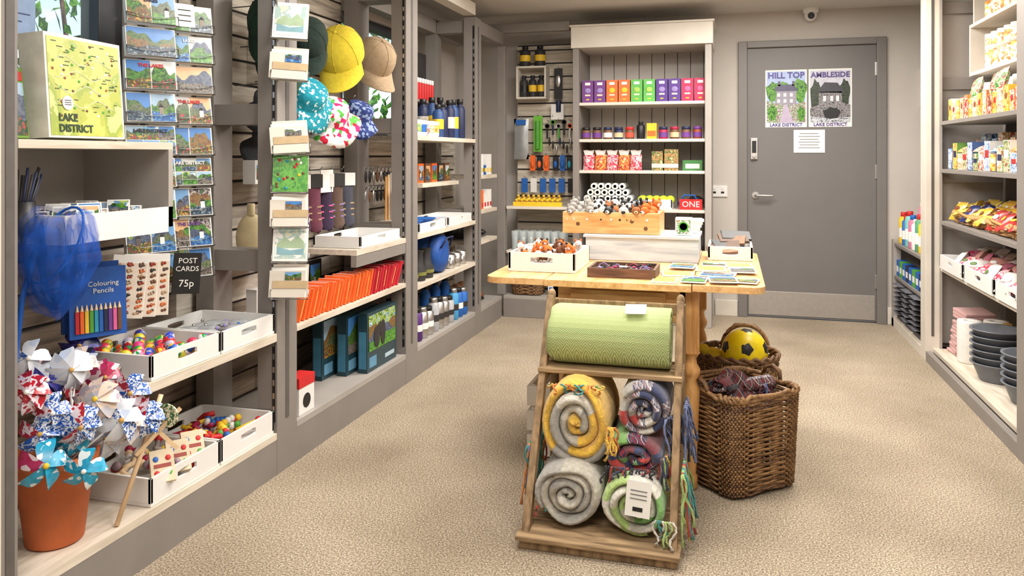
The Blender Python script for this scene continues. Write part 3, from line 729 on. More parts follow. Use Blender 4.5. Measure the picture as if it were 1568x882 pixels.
for i in range(5): o.cbox(.1,.075,.012,[PAPER,CREAM][i%2],T(-.19+.004*i,3.63,.879+i*.0125)@Rz(i*3))
o.done()
o=MB('red_souvenir_sign'); o.box(-.36,-.2,5.75,5.79,.83,.905,RED); o.text('ONE',.06,PAPER,T(-.28,5.749,.85)@FACE_CAM); o.done()

# ------------------------------------------------------------------ back cabinet contents
o=MB('boxed_tea_row')
cols=[mt((112,58,130)),mt((112,58,130)),mt((232,110,50)),mt((232,110,50)),mt((92,176,80)),mt((92,176,80)),mt((84,52,136)),mt((84,52,136)),mt((184,40,84)),mt((184,40,84))]
for i,c in enumerate(cols):
    x=-1.07+i*.0905; o.box(x,x+.083,5.76,5.85,1.61,1.775,c); o.box(x+.022,x+.061,5.7585,5.76,1.74,1.76,PAPER); o.box(x+.022,x+.061,5.7585,5.76,1.66,1.672,mt((230,214,190))); o.ell(.024,.002,.020,[LILAC,LILAC,YELLOW,YELLOW,mt((160,200,90)),mt((160,200,90)),LILAC,LILAC,PINK,PINK][i],T(x+.042,5.7595,1.70),10,6); o.box(x+.03,x+.053,5.7585,5.76,1.63,1.638,YELLOW)
o.done()
o=MB('preserve_jars')
for i in range(11):
    x=-1.045+i*.081
    if i==5: bottle(o,x,5.79,1.34,.03,.13,BLACK); continue
    if i==6: o.box(x-.035,x+.035,5.76,5.82,1.34,1.455,YELLOW); o.box(x-.03,x+.03,5.758,5.76,1.36,1.4,ORANGE); continue
    jar(o,x,5.79,1.34,.033,.088,R.choice([CRIM,BROWN,NAVY,mt((140,60,20))]),R.choice([PURPLE,RED,BLACK,NAVY,TEAL,CRIM]))
o.done()
o=MB('sweet_bags')
SW=[mprint('sweets_pink',[(226,90,110),(236,170,180),(190,50,70),(230,214,210)],90,vor=True),mprint('sweets_orange',[(230,150,50),(190,60,80),(236,200,110),(220,110,60)],90,vor=True)]
for i in range(5):
    M=T(-1.03+i*.088,5.82,1.168)@Rx(80); o.pouch(.088,.12,.08,SW[i%2],M); o.quad([(-.03,0,0),(.03,0,0),(.042,0,.04),(.012,.01,.034),(-.014,-.008,.04),(-.042,0,.036)],PAPER,T(-1.03+i*.088,5.82,1.222))
for i in range(3):
    M=T(-1.0+i*.09,5.95,1.18)@Rx(85); o.pouch(.085,.135,.07,SW[(i+1)%2],M)
o.done()
o=MB('gift_carton'); KB=mprint('kraft_print',[(150,110,70),(180,140,90),(90,110,60),(220,190,140)],40)
o.box(-.56,-.48,5.78,5.88,1.11,1.25,KB); o.box(-.47,-.37,5.78,5.88,1.11,1.265,KB); o.box(-.56,-.37,5.776,5.78,1.13,1.16,CREAM); o.box(-.34,-.2,5.78,5.87,1.11,1.185,mt((60,120,60))); o.box(-.32,-.22,5.777,5.78,1.125,1.16,CREAM); o.done(.002)
o=MB('rolled_tea_towels')
for j in range(4):
    for i in range(8-j):
        x=-1.06+i*.052+j*.026; z=.831+.026+j*.045; M=T(x,5.76,z)@Rx(-90)
        o.cyl(.0255,.2,WHITE,M,12); o.lathe([(.012,-.001),(.006,-.001)],DARK,M,8)
        for q in range(3): o.lathe([(.0262,.04+q*.05),(.0262,.05+q*.05)],BLUE,M,12,cap=False)
o.done()
o=tray('white_tray',-.66,-.41,5.74,5.95,.831,.07,'S'); o.done(.001)
o=MB('tennis_balls')
TB=mt((190,214,50),.95,.1,80,.3)
for i in range(5):
    for j in range(2): o.ell(.032,.032,.032,TB,T(-.63+i*.05,5.78+j*.07,.895),14,10)
o.done()
o=MB('pet_accessories'); 
o.ell(.07,.05,.035,NAVY,T(-.31,5.86,.868)); o.ell(.06,.05,.045,DARK,T(-.25,5.92,.88)); o.tube([(-.37,5.84,.87),(-.33,5.84,.93),(-.26,5.84,.93),(-.22,5.84,.86)],.008,BLUE,6); o.done()
o=MB('lower_shelf_goods')
for i in range(7): 
    x=-1.02+i*.12; o.box(x,x+.09,5.85,5.95,.5,.5+R.uniform(.12,.2),R.choice([DARK,RED,BROWN,NAVY])); o.box(x+.015,x+.075,5.848,5.85,.53,.58,CREAM)
for i in range(6):
    x=-1.02+i*.13; o.box(x,x+.1,5.85,5.95,.16,.16+R.uniform(.15,.25),R.choice([DARK,BROWN,NAVY,CREAM])); o.box(x+.02,x+.08,5.848,5.85,.2,.26,TAN)
o.done(.002)

# ------------------------------------------------------------------ corner items
o=MB('vacuum_flasks')
for x in(-1.56,-1.44): bottle(o,x,5.96,1.916,.042,.16,DARK,BLACK,YELLOW)
for x in(-1.57,-1.5,-1.43): bottle(o,x,5.96,1.676,.032,.17,DARK,BLACK,YELLOW if x>-1.56 else BLACK)
o.done()
o=MB('hanging_outdoor_accessories')
def peg(o,x,z,y=6.052,L=.07): o.tube([(x,y,z),(x,y-L,z+.004),(x,y-L,z+.02)],.0025,WIRE,5)
y=5.99
o.box(-1.335,-1.27,y,y+.01,1.66,1.9,BLACK); o.ell(.024,.012,.05,STEEL,T(-1.3,y-.006,1.8)); peg(o,-1.3,1.9); o.cyl(.02,.09,NAVY,T(-1.3,y,1.56),12); o.box(-1.36,-1.26,y,y+.008,1.5,1.62,PAPER)
o.pouch(.12,.32,.03,mt((170,174,176),.3,metal=.5),T(-1.6,y,1.35)@FACE_CAM); o.box(-1.64,-1.56,y-.02,y-.016,1.46,1.5,BLUE); peg(o,-1.6,1.51)
o.box(-1.50,-1.43,y,y+.01,1.25,1.53,mt((110,190,60))); o.cyl(.02,.22,GREEN,T(-1.465,y-.01,1.27),12); peg(o,-1.465,1.53)
for i in range(5):
    x=-1.39+i*.045; z=1.42+.03*(i%2); peg(o,x,z+.07); o.lathe([(.02,0),(.02,.006),(.013,.006),(.013,0)],[BLACK,GREEN,STEEL,BLACK,ORANGE][i],T(x,y,z+.03)@Rx(90),10); o.box(x-.008,x+.008,y,y+.004,z-.07,z+.01,[BLACK,NAVY,GREEN,BLACK,STEEL][i])
for i in range(9):
    x=-1.37+.028*i; o.ell(.009,.006,.035,[BLACK,DARK,STEEL,NAVY][i%4],T(x,y-.01,1.33-.03*(i%3)),8,6); o.tube([(x,y-.01,1.36),(x,y-.01,1.42)],.0015,DARK,4)
for i,c in enumerate([ORANGE,ORANGE,ORANGE,BLUE,BLUE,TEAL]):
    x=-1.53+i*.055+(.02 if i>2 else 0); o.box(x,x+.042,y,y+.02,1.1,1.22-.01*(i%2),BLACK if i%2 else c); o.ell(.016,.012,.03,c,T(x+.021,y-.004,1.15),8,6); peg(o,x+.02,1.22)
for i in range(6):
    x=-1.6+i*.075; o.box(x,x+.05,y,y+.008,.93,1.04,R.choice([PAPER,BLACK,BLUE])); peg(o,x+.025,1.045)
o.done()
o=MB('yellow_duck_display'); 
for i in range(9):
    for j in range(2):
        x=-1.58+i*.04; M=T(x,5.78+j*.06,.836+.03*j); o.ell(.019,.024,.018,YELLOW,M@T(0,0,.018),10,7); o.ell(.012,.012,.012,YELLOW,M@T(0,-.014,.042),8,6); o.ell(.006,.008,.003,ORANGE,M@T(0,-.027,.04),6,4)
o.box(-1.6,-1.22,5.745,5.752,.836,.868,YELLOW); o.done()
o=MB('drinking_glasses')
for i in range(7):
    for j in range(2): o.lathe([(.022,0),(.028,.14),(.026,.14),(.02,.006),(0,.006)],mt((210,220,220),.1,.02,5,alpha=.45),T(-1.6+i*.062,5.80+j*.09,.501),14)
o.done()
o=MB('wicker_storage_basket'); f=supers(-1.5,5.83,.12,.09,0,5,.9); weave(o,f,.165,.27,9,22,WICKD,WICK); o.done()
o=MB('small_gift_boxes')
for i in range(3):
    x=-1.34+i*.05; o.box(x,x+.045,5.8,5.88,.161,.26-.02*(i%2),[PAPER,BLUE,CREAM][i]); o.box(x+.008,x+.037,5.7985,5.8,.18,.22,[BLUE,PAPER,RED][i])
o.done()
o=MB('trail_shoes')
for i in range(4):
    M=T(-1.86+.0*i,5.24+i*.1,.622); o.ell(.11,.035,.03,BLACK,M@T(0,0,.03)); o.ell(.05,.036,.045,DARK,M@T(-.06,0,.05)); o.box(-.11,.1,-.03,.03,0,.012,mt((90,90,90)),M)
for i in range(3):
    M=T(-1.86,5.25+i*.12,.161); o.ell(.11,.04,.035,BROWN,M@T(0,0,.035)); o.ell(.05,.04,.06,BROWN,M@T(-.06,0,.07)); o.box(-.11,.1,-.035,.035,0,.014,BLACK,M)
o.done()
o=MB('boxed_gifts')
for i in range(6):
    y=5.2+i*.065; o.box(-1.78,-1.72,y,y+.05,.836,.91+.03*(i%3),R.choice([YELLOW,BROWN,PAPER,ORANGE])); o.box(-1.78,-1.72,y,y+.05,1.081,1.15+.04*(i%3),R.choice([PAPER,NAVY,TAN,BLUE]))
    o.box(-1.719,-1.717,y+.01,y+.04,.85,.88,RED); o.box(-1.719,-1.717,y+.01,y+.04,1.1,1.13,YELLOW)
o.done()

# ------------------------------------------------------------------ bay 3 items (left)
z=1.331
o=MB('souvenir_mugs')
for i,(y,x) in enumerate([(4.1,-1.72),(4.2,-1.73),(4.3,-1.72),(4.4,-1.73),(4.12,-1.85),(4.3,-1.85)]): mug(o,x,y,z,.042,.09,WHITE,-60,[P_LAND[1],BLUE,P_PACK[2],P_PACK[3],None,None][i])
o.done()
o=MB('insulated_bottles')
for i,(y,x,h) in enumerate([(4.5,-1.73,.2),(4.6,-1.74,.22),(4.7,-1.73,.24),(4.8,-1.74,.25),(4.9,-1.73,.26),(4.55,-1.85,.24),(4.7,-1.85,.26),(4.85,-1.85,.27)]): bottle(o,x,y,z,.035,h,NAVY if i%3 else mt((40,70,120)),BLACK,[YELLOW,None,CREAM][i%3])
o.done()
for k,(a,c) in enumerate(((3.36,3.82),(4.08,4.5),(4.55,5.0))):
    o=tray('white_tray',-1.93,-1.68,a,c,.781,.055,'E'); o.done(.001)
o=MB('blue_enamelware')
for y in(4.2,4.4,4.65): o.lathe([(.05,0),(.085,.02),(.09,.024),(.08,.022),(0,.008)],WHITE,T(-1.8,y,.795),22); o.lathe([(.087,.0225),(.093,.027)],BLUE,T(-1.8,y,.796),22,cap=False)
for y in(4.2,4.4): o.lathe([(.05,0),(.085,.02),(.09,.024),(.08,.022),(0,.008)],BLUE,T(-1.8,y,.82),22)
o.done()
o=MB('binoculars_display')
for y in(3.5,3.72):
    M=T(-1.78,y,.542)
    for q in(-1,1): o.lathe([(.032,0),(.034,.05),(.024,.07),(.022,.13),(.026,.14)],DARK,M@T(0,q*.036,.0),16)
    o.box(-.012,.012,-.02,.02,.05,.11,BLACK,M)
for y in(4.08,4.2,4.32):
    M=T(-1.74,y,.502); o.lathe([(.045,0),(.05,.06),(.034,.09),(.03,.15),(.036,.17)],DARK,M,16); o.lathe([(.051,.03),(.051,.05)],mt((120,120,60)),M,16,cap=False)
o.done()
o=MB('blue_duffel_bag'); M=T(-1.79,4.52,.62)
o.lathe([(.06,0),(.11,.015),(.117,.05),(.117,.2),(.11,.235),(.06,.25)],mt((30,80,160),.6,.15,20,.3),M@T(.10,0,0)@Ry(-90),24)
o.lathe([(.119,.06),(.119,.075)],NAVY,M@T(.10,0,0)@Ry(-90),24,cap=False)
o.tube([(-1.69,4.44,.66),(-1.66,4.47,.72),(-1.66,4.57,.72),(-1.69,4.60,.66)],.006,NAVY,6); o.done()
o=MB('camping_mugs')
for y in(4.72,4.83,4.94): mug(o,-1.74,y,.502,.042,.085,STEEL,-60)
for y in(4.76,4.88): mug(o,-1.84,y,.502,.042,.12,STEEL,-60,ORANGE)
o.done()
o=MB('canteen_bottles')
cc=[mt((110,60,130)),mt((80,40,110)),STEEL,STEEL,mt((170,172,176),.4),STEEL,STEEL,mt((170,172,176),.4),mt((70,150,200)),BLUE,BLUE]
for i,c in enumerate(cc):
    y=4.08+i*.088; h=.20-.012*(i%4); o.lathe([(.03,0),(.036,.008),(.036,h*.8),(.024,h*.86)],c,T(-1.735,y,.161),14); o.cyl(.026,h*.14,BLACK if i%2 else STEEL,T(-1.735,y,.161+h*.86),12); o.lathe([(.0365,h*.3),(.0365,h*.5)],R.choice([PAPER,DARK]),T(-1.735,y,.161),14,cap=False)
    if i%2==0: bottle(o,-1.86,y,.161,.035,.25,R.choice([STEEL,DARK,BLUE]))
o.done()
o=MB('wooden_rulers_display')
for i in range(9): o.box(-1.9,-1.895,4.1+i*.035,4.125+i*.035,.84,1.1+.01*(i%3),[PINEZ,SKIN,CREAM][i%3])
for i in range(6): o.box(-1.86,-1.855,4.12+i*.045,4.15+i*.045,.84,1.03+.012*(i%3),[PINEZ,SKIN,TAN][i%3])
o.box(-1.92,-1.84,4.08,4.42,.842,.85,CREAM); o.done()
o=MB('framed_souvenirs')
for i in range(5):
    y=4.45+i*.115; o.box(-1.85,-1.84,y,y+.09,1.051,1.17,R.choice([DARK,BROWN,ORANGE,NAVY])); landscape(o,T(-1.839,y+.045,1.11)@EAST,.07,.09)
o.done()
o=MB('red_lighter_display'); o.box(-1.97,-1.9,4.5,4.95,1.56,1.575,GREY); 
for i in range(10): o.cyl(.013,.11,RED,T(-1.93,4.52+i*.043,1.577),10); o.cyl(.012,.03,WHITE,T(-1.93,4.52+i*.043,1.688),10)
o.box(-2.0,-1.99,4.5,4.95,1.5,1.9,DARK); o.done()
o=MB('hanging_keyrings')
for r_ in range(2):
    for i in range(8):
        y=3.98+i*.05; zz=1.1-.11*r_; o.tube([(-2.05,y,zz+.05),(-1.95,y,zz+.053)],.0025,WIRE,5); o.ell(.008,.016,.035,R.choice([BLACK,DARK,STEEL,BROWN]),T(-1.96,y,zz),8,6); o.lathe([(.012,0),(.012,.003),(.009,.003),(.009,0)],STEEL,T(-1.96,y,zz+.045)@Ry(90),10)
o.done()

# ------------------------------------------------------------------ bay 2 items
o=MB('orange_notebooks_row')
for i in range(30):
    y=2.83+i*.033; h=.128+.006*(i%2)+R.uniform(-.004,.004); c=mt((236,100,36)) if i<20 else mt((186,30,44))
    o.M=T(XF-.015-R.uniform(0,.008),y,.543)@Rx(-24+R.uniform(-3,3) if i<26 else -32); o.box(-.11,0,0,.011,0,h,c); o.box(-.108,-.004,.002,.009,h,h+.0015,PAPER)
    if i%3==0: o.box(-.0,.0008,.003,.008,.02,h-.02,mt((224,170,90)))
o.M=Matrix.Identity(4); o.done(.001)
JB=mt((30,60,70),.35)
for k,(x,y0) in enumerate(((-1.70,3.47),(-1.775,3.40),(-1.85,3.30))):
    o=MB('jigsaw_puzzle_box'); M=T(x,y0,.161)
    o.box(-.05,0,0,.34,0,.29,JB,M); landscape(o,M@T(.0012,.17,.187)@EAST,.31,.175,24); o.box(0,.002,.02,.1,.02,.07,mt((90,140,170)),M); o.box(0,.002,.2,.31,.03,.05,mt((170,190,200)),M)
    if k==0:
        M2=M@T(.0045,.15,.0)@EAST
        for q in((-.05,.16,.035,.055),(.02,.17,.03,.065),(-.015,.2,.022,.03)): o.ell(q[2],.001,q[3],DARK,M2@T(q[0],0,q[1]),10,6)
    o.box(-.045,-.005,-.001,0,.02,.2,mt((60,120,150)),M); o.done(.002)
o=MB('red_gift_box'); o.box(-1.76,-1.69,2.83,2.95,.161,.31,WHITE); o.box(-1.762,-1.688,2.828,2.952,.27,.312,RED); o.lathe([(.03,0),(.03,.001)],BLACK,T(-1.69,2.89,.21)@Ry(90),16); o.ell(.018,.001,.03,BLACK,T(-1.725,2.829,.215)); o.done(.002)
# hats
def cap(o,M,c,s=1.0):
    M=M@S(s,s,s)
    prof=[(.088,-.005),(.09,.015),(.089,.045),(.078,.08),(.055,.103),(.028,.113),(0,.115)]
    o.lathe(prof,c,M@S(1.08,.95,1),24,cap=False); o.ell(.008,.008,.005,c,M@T(0,0,.116),8,5)
    o.lathe([(.087,-.004),(.085,.02),(.06,.06),(0,.07)],DARK,M@S(1.05,.92,1),20,cap=False)
    for q in range(6):
        a=pi*q/3; o.tube([(p[0]*1.085*math.cos(a),p[0]*.955*math.sin(a),p[1]+.0005) for p in prof],.0014,c,4,M=M)
    n=16; J=5; 
    for sg in(0,1):
        vs=[];fs=[]
        for j in range(J+1):
            for i in range(n+1):
                a=math.radians(-72+144*i/n); e=math.cos(a*1.2)
                k=j/J; x=(.094+.0*k)*math.cos(a)+k*.085*max(0,e)**.6; y=.084*math.sin(a)*(1+.04*k)
                vs.append((x,y,.002-.018*k-4.2*y*y*k+(-.003 if sg else 0)))
        for j in range(J):
            for i in range(n):
                q=j*(n+1)+i; fs.append((q,q+1,q+n+2,q+n+1))
        o.add(vs,fs,c,True,M)
def bucket(o,M,c,s=1.0,ph=0):
    M=M@S(s,s,s); prof=[(.155,-.052),(.158,-.049),(.14,-.03),(.118,-.01),(.094,.008),(.092,.012),(.088,.05),(.08,.082),(.072,.088),(.04,.09),(0,.091)]
    n=32
    for inner in(0,1):
        vs=[];fs=[]; P=prof if not inner else [(r*.97,z-.004) for r,z in prof]
        for r,z in P:
            for i in range(n):
                a=2*pi*i/n; w=max(0,(r-.094)/.06); rr=r*(1-.05*w*math.sin(2*a+ph)); zz=z+w*.022*math.sin(3*a+ph)-w*.01*math.cos(2*a)
                vs.append((rr*math.cos(a),rr*math.sin(a),zz))
        for j in range(len(P)-1):
            for i in range(n):
                k=(i+1)%n; fs.append((j*n+i,j*n+k,(j+1)*n+k,(j+1)*n+i))
        o.add(vs,fs,c if not inner else DARK if c in (HD,) else c,True,M)
HG=mt((36,66,52),.95,.15,60,.3); HY=mt((218,196,56),.95,.1,60,.3); HT=mt((166,144,116),.95,.1,60,.3); HD=mt((74,76,82),.95,.2,80,.5)
HTe=mprint('hat_teal_dots',[(20,140,160),(30,150,172),(20,140,160),(30,150,172),(220,240,240)],85,.9,True); HP=mprint('hat_floral',[(236,236,236),(220,40,120),(236,236,236),(90,180,70),(236,236,236),(200,30,60)],48,.9,True); HB=mprint('hat_blue_pattern',[(30,50,110),(50,66,130),(140,160,200),(30,50,110)],80,.9,True)
def hook(o,x,y,z): o.tube([(XB+.006,y,z),(x,y,z+.005),(x+.01,y,z+.02)],.003,WIRE,5)
for nm,f_,x,y,z,c,rot,s in (('peaked_cap',cap,-1.86,2.90,1.76,HG,Rz(-60)@Ry(55),1.15),('peaked_cap',cap,-1.86,2.96,1.60,HG,Rz(-70)@Ry(60),1.1),
    ('bucket_hat',bucket,-1.88,2.92,1.43,HD,Rz(-65)@Ry(35),.75),('bucket_hat',bucket,-1.9,2.94,1.28,HD,Rz(-65)@Ry(35),.75),
    ('bucket_hat',bucket,-1.80,3.07,1.46,HTe,Rz(150)@Ry(-48),.92),('peaked_cap',cap,-1.86,3.2,1.74,mt((40,56,50),.95,.2,60,.3),Rz(-60)@Ry(60),1),
    ('peaked_cap',cap,-1.82,3.44,1.70,HY,Rz(-80)@Ry(48),1.3),('peaked_cap',cap,-1.80,3.74,1.70,HT,Rz(-30)@Ry(42),1.2),
    ('bucket_hat',bucket,-1.77,3.24,1.39,HP,Rz(130)@Ry(-42),.9),('bucket_hat',bucket,-1.79,3.54,1.41,HB,Rz(-20)@Ry(30),.8)):
    o=MB(nm); f_(o,T(x,y,z)@rot,c,s); hook(o,x-.02,y,z+.09); o.done()
o=MB('hanging_wool_socks')
SC=[mt((176,40,84),.95,.1,60,.4),mt((84,54,92),.95,.1,60,.4),mt((110,60,76),.95,.1,60,.4),mt((60,44,70),.95,.1,60,.4),mt((100,80,70),.95,.1,60,.4),mt((70,72,84),.95,.1,60,.4)]
for i,c in enumerate(SC):
    y=3.13+i*.112; M=T(-1.93,y,.99)@Rz(-40)
    for q in(-1,1): o.tube([(q*.012,0,.13),(q*.012,0,.04),(q*.012,.004,-.04),(q*.012,.008,-.09),(q*.012,.02,-.125),(q*.012,.03,-.14)],[.036,.034,.032,.034,.028,.01],c,10,M=M@S(.45,1.1,1))
    for q in range(3): o.box(-.018,.0185,-.038,.038,-.02-.03*q,-.013-.03*q,[PINK,LILAC,TAN][i%3],M)
    o.box(-.022,.024,-.042,.042,.075,.14,[DARK,PAPER][i%2],M); hook(o,-1.95,y,1.145)
o.box(-1.905,-1.9,3.38,3.5,1.04,1.15,PAPER); o.done()
o=MB('magnet_tin_display'); o.box(-1.96,-1.9,2.84,3.15,1.10,1.20,PAPER)
for i in range(5): landscape(o,T(-1.899,2.875+i*.06,1.15)@EAST,.05,.06)
o.done(.002)
o=MB('hot_water_bottles')
for y,c in((2.84,mt((206,190,150),.8)),(2.98,mt((70,140,160),.8))):
    M=T(-1.92,y,.78)@Rz(-40); o.ell(.022,.062,.10,c,M@T(0,0,.1),16,12); o.ell(.02,.056,.06,c,M@T(0,0,.055),14,10); o.cyl(.016,.05,c,M@T(0,0,.19),12)
o.box(-2.03,-1.87,2.8,3.1,.755,.778,GREYL); o.done()
o=MB('wrapped_soap_card'); o.box(-1.95,-1.9,2.85,3.02,.562,.66,PAPER); o.box(-1.9,-1.897,2.86,3.0,.58,.64,RED); o.done()
o=MB('framed_picture_card'); o.box(-1.93,-1.92,3.3,3.42,.562,.72,BLACK); landscape(o,T(-1.919,3.36,.64)@EAST,.09,.12); o.done()

# greeting card packs on front post
KR=mt((190,166,130),.8,.08,30)
o=MB('greeting_card_rack')
for i,(zc,kind) in enumerate(((1.735,0),(1.57,1),(1.29,1),(1.15,2),(1.01,1),(.885,0),(.74,1))):
    w=.13; h=.14 if kind!=1 else .125
    M=T(-1.625,2.66,zc)@Rz(32+R.uniform(-5,5))@Rx(-9)@Ry(R.uniform(-4,4))
    o.box(-w/2,w/2,-.004,.026,-h/2,h/2,PAPER,M)
    for q in range(4): o.box(-w/2-.001,w/2+.001,.0+q*.006,.001+q*.006,-h/2-.001,h/2+.001,mt((180,172,158)),M)
    if kind==0:
        o.box(-w/2+.008,w/2-.008,-.0050,-.004,-h/2+.012,h/2-.012,mprint('card_sketch%d'%i,[(240,240,236),(222,230,228),(236,236,232),(170,195,190),(216,220,196)],14),M)
        o.quad([(-.05,-.0054,-.045),(.05,-.0054,-.045),(.05,-.0054,-.02),(.0,-.0054,-.028),(-.05,-.0054,-.015)],mt((130,170,180)),M)
        o.quad([(-.05,-.0053,-.02),(.05,-.0053,-.02),(.05,-.0053,.005),(.025,-.0053,.028),(.0,-.0053,.006),(-.022,-.0053,.02),(-.05,-.0053,-.002)],mt((160,182,150)),M)
    elif kind==1:
        for q in range(3): o.box(-w/2-.006*q,w/2-.005*q,-.008-.004*q,-.006-.004*q,-h/2,h/2-.012*q,[CREAM,PAPER,CREAM][q],M)
        o.box(-w/2,w/2,-.0185,-.0175,-.028,.0,KR,M); landscape(o,M@T(.01,-.0178,.018),.06,.03)
    else: 
        o.box(-w/2,w/2,-.0055,-.004,-h/2,h/2,mprint('card_green',[(60,130,50),(76,150,54),(100,170,64),(60,130,50)],40),M)
        for q in range(18): o.ell(.006,.001,.006,R.choice([RED,YELLOW,PAPER,TEAL,BROWN]),M@T(R.uniform(-.055,.055),-.006,R.uniform(-.06,.06)),7,5)
    o.tube([(-w/2-.004,-.02,-h/2+.03),(-w/2-.004,-.02,-h/2-.006),(w/2+.004,-.02,-h/2-.006),(w/2+.004,-.02,-h/2+.03)],.0022,WIRE,5,M=M)
    o.tube([(0,.03,h/2-.01),(0,.07,h/2-.01)],.003,WIRE,5,M=M)
o.done()

# ------------------------------------------------------------------ bay 1 items
o=MB('postcard_rack')
TW=['THE LAKES','LAKE DISTRICT','WINDERMERE','AMBLESIDE','CONISTON','LAKES']
for c_,(yc) in enumerate((2.235,2.43)):
    for r_ in range(9):
        zc=1.715-.111*r_
        M=T(-1.90,yc,zc)@Rz(58+R.uniform(-3,3))@Rx(-12)
        o.box(-.082,.082,-.002,.022,-.05,.052,PAPER,M)
        mode=R.random()
        if mode<.45:
            for q in(-1,1): landscape(o,M@T(q*.04,-.0025,.0015),.076,.096)
        elif mode<.75: landscape(o,M@T(0,-.0025,.0015),.158,.096,18)
        else:
            for qx in(-1,0,1):
                for qz in(-1,1): landscape(o,M@T(qx*.053,-.0025,.001+qz*.0245),.051,.046,6)
        if r_%2==c_%2:
            o.text(R.choice(TW),.0165,R.choice([PAPER,RED,PURPLE,NAVY]),M@T(0,-.0052,.027)@FACE_CAM,.0002,bold=.0006)
        o.tube([(-.085,-.012,-.02),(-.085,-.012,-.053),(.085,-.012,-.053),(.085,-.012,-.02)],.002,WIRE,5,M=M); o.tube([(-.085,-.012,-.02),(-.03,-.012,-.03),(.03,-.012,-.03),(.085,-.012,-.02)],.0014,WIRE,5,M=M)
    o.tube([(-1.95,yc,.75),(-1.95,yc,1.8)],.004,WIRE,6)
M=T(-1.87,2.36,1.71)@Rz(58)@Rx(-12); o.box(-.035,.035,-.012,-.011,-.04,.045,PAPER,M)
for q in range(3): o.box(-.022,.022,-.0125,-.012,.02-.02*q,.024-.02*q,DARK,M)
o.done()
o=MB('card_price_sign'); M=T(-1.80,2.29,.815)@Rz(50)@Ry(4)
o.box(-.045,.045,0,.008,-.07,.07,BLACK,M); 
for t_,z_,s_ in(('POST',.035,.026),('CARDS',.008,.024),('75p',-.045,.034)): o.text(t_,s_,PAPER,M@T(0,-.001,z_)@FACE_CAM)
o.tube([(0,0.004,.07),(0,.03,.1)],.002,WIRE,5,M=M); o.done()
o=MB('lake_district_board_game'); x0,x1,y0,y1,z0,z1=-1.835,-1.755,1.68,1.975,1.262,1.552
o.M=T(-1.80,1.68,1.262)@Rz(4)@Ry(-4)@T(1.80,-1.68,-1.262)
o.box(x0,x1,y0,y1,z0+.004,z1,mt((228,226,212),.4)); o.box(x1,x1+.0015,y0+.008,y1-.008,z0+.01,z1-.01,P_MAP)
for q in range(4):
    vs=[(x1+.0022,y0+.03+.22*k/10,z0+.10+.04*q+.012*math.sin(k*1.1+q*2)) for k in range(11)]; o.tube(vs,.0012,mt((220,220,180)),4)
for i in range(90):
    yy=R.uniform(y0+.02,y1-.03); zz=R.uniform(z0+.06,z1-.02)
    if i%2: o.box(x1+.0015,x1+.0025,yy,yy+R.uniform(.008,.022),zz,zz+.0025,mt((70,84,50)))
    else: o.ell(.0012,.005,.004,R.choice([BROWN,mt((90,130,60)),GREEN,mt((150,90,60)),PAPER]),T(x1+.002,yy,zz),7,5)
o.lathe([(.020,0),(.020,.001)],mt((236,232,226)),T(x1+.003,y0+.07,z0+.10)@Ry(90),18)
for q in range(3): o.box(x1+.0042,x1+.0046,y0+.058,y0+.082,z0+.094+.006*q,z0+.096+.006*q,DARK)
o.text('LAKE\nDISTRICT',.030,mt((30,60,50)),T(x1+.003,y0+.035,z0+.050)@FACE_E,align='LEFT',bold=.0006); o.done(.002)
o=MB('guide_book'); o.M=T(-1.80,1.58,1.262)@Ry(-8); o.box(-.01,.01,0,.075,0.002,.19,mt((110,150,50))); landscape(o,T(.0105,.038,.08)@EAST,.066,.14); o.box(.01,.0118,.005,.07,.155,.18,RED); o.done(.001)
o=MB('pencil_pot'); M=T(-1.76,1.60,1.021); o.lathe([(.032,0),(.034,.08),(.03,.08),(.028,.006),(0,.006)],BLACK,M,16)
for i in range(14):
    a=R.uniform(0,6.28); q=.018; o.tube([(q*math.cos(a)*.5,q*math.sin(a)*.5,.01),(q*math.cos(a)*1.6,q*math.sin(a)*1.6+.03,.14+R.uniform(0,.03))],.0035,R.choice([BLACK,NAVY,SKIN,DARK]),6,M=M)
o.done()
o=MB('fridge_magnets')
for i in range(18):
    M=T(R.uniform(-1.9,-1.72),1.69+i*.018,1.045+.006*(i%4))@Rz(40+R.uniform(-20,20))@Rx(-30)
    o.cbox(.062,.006,.05,PAPER,M); landscape(o,M@T(0,-.0035,0),.054,.042)
o.done()
o=MB('colouring_pencil_pack')
CP=[RED,ORANGE,YELLOW,GREEN,TEAL,BLUE,NAVY,PURPLE,PINK,BROWN]
for k in range(2):
    M=T(-1.82-.035*k,1.92+.01*k,.78+.012*k)@Rz(58)@Rx(-4)
    o.box(-.078,.078,0,.022,-.10,.105,mt((24,84,170)),M)
    for i in range(10):
        x=-.058+i*.0128; o.box(x-.005,x+.005,-.005,0,-.085,-.02,CP[i],M); o.lathe([(.005,0),(.001,.018)],SKIN,M@T(x,-.003,-.02),6)
    if k==0: o.text('Colouring\nPencils',.021,PAPER,M@T(.014,-.002,.05)@FACE_CAM) ; o.text('12',.024,PAPER,M@T(-.05,-.002,.08)@FACE_CAM)
o.done(.001)
o=MB('nature_sticker_sheets')
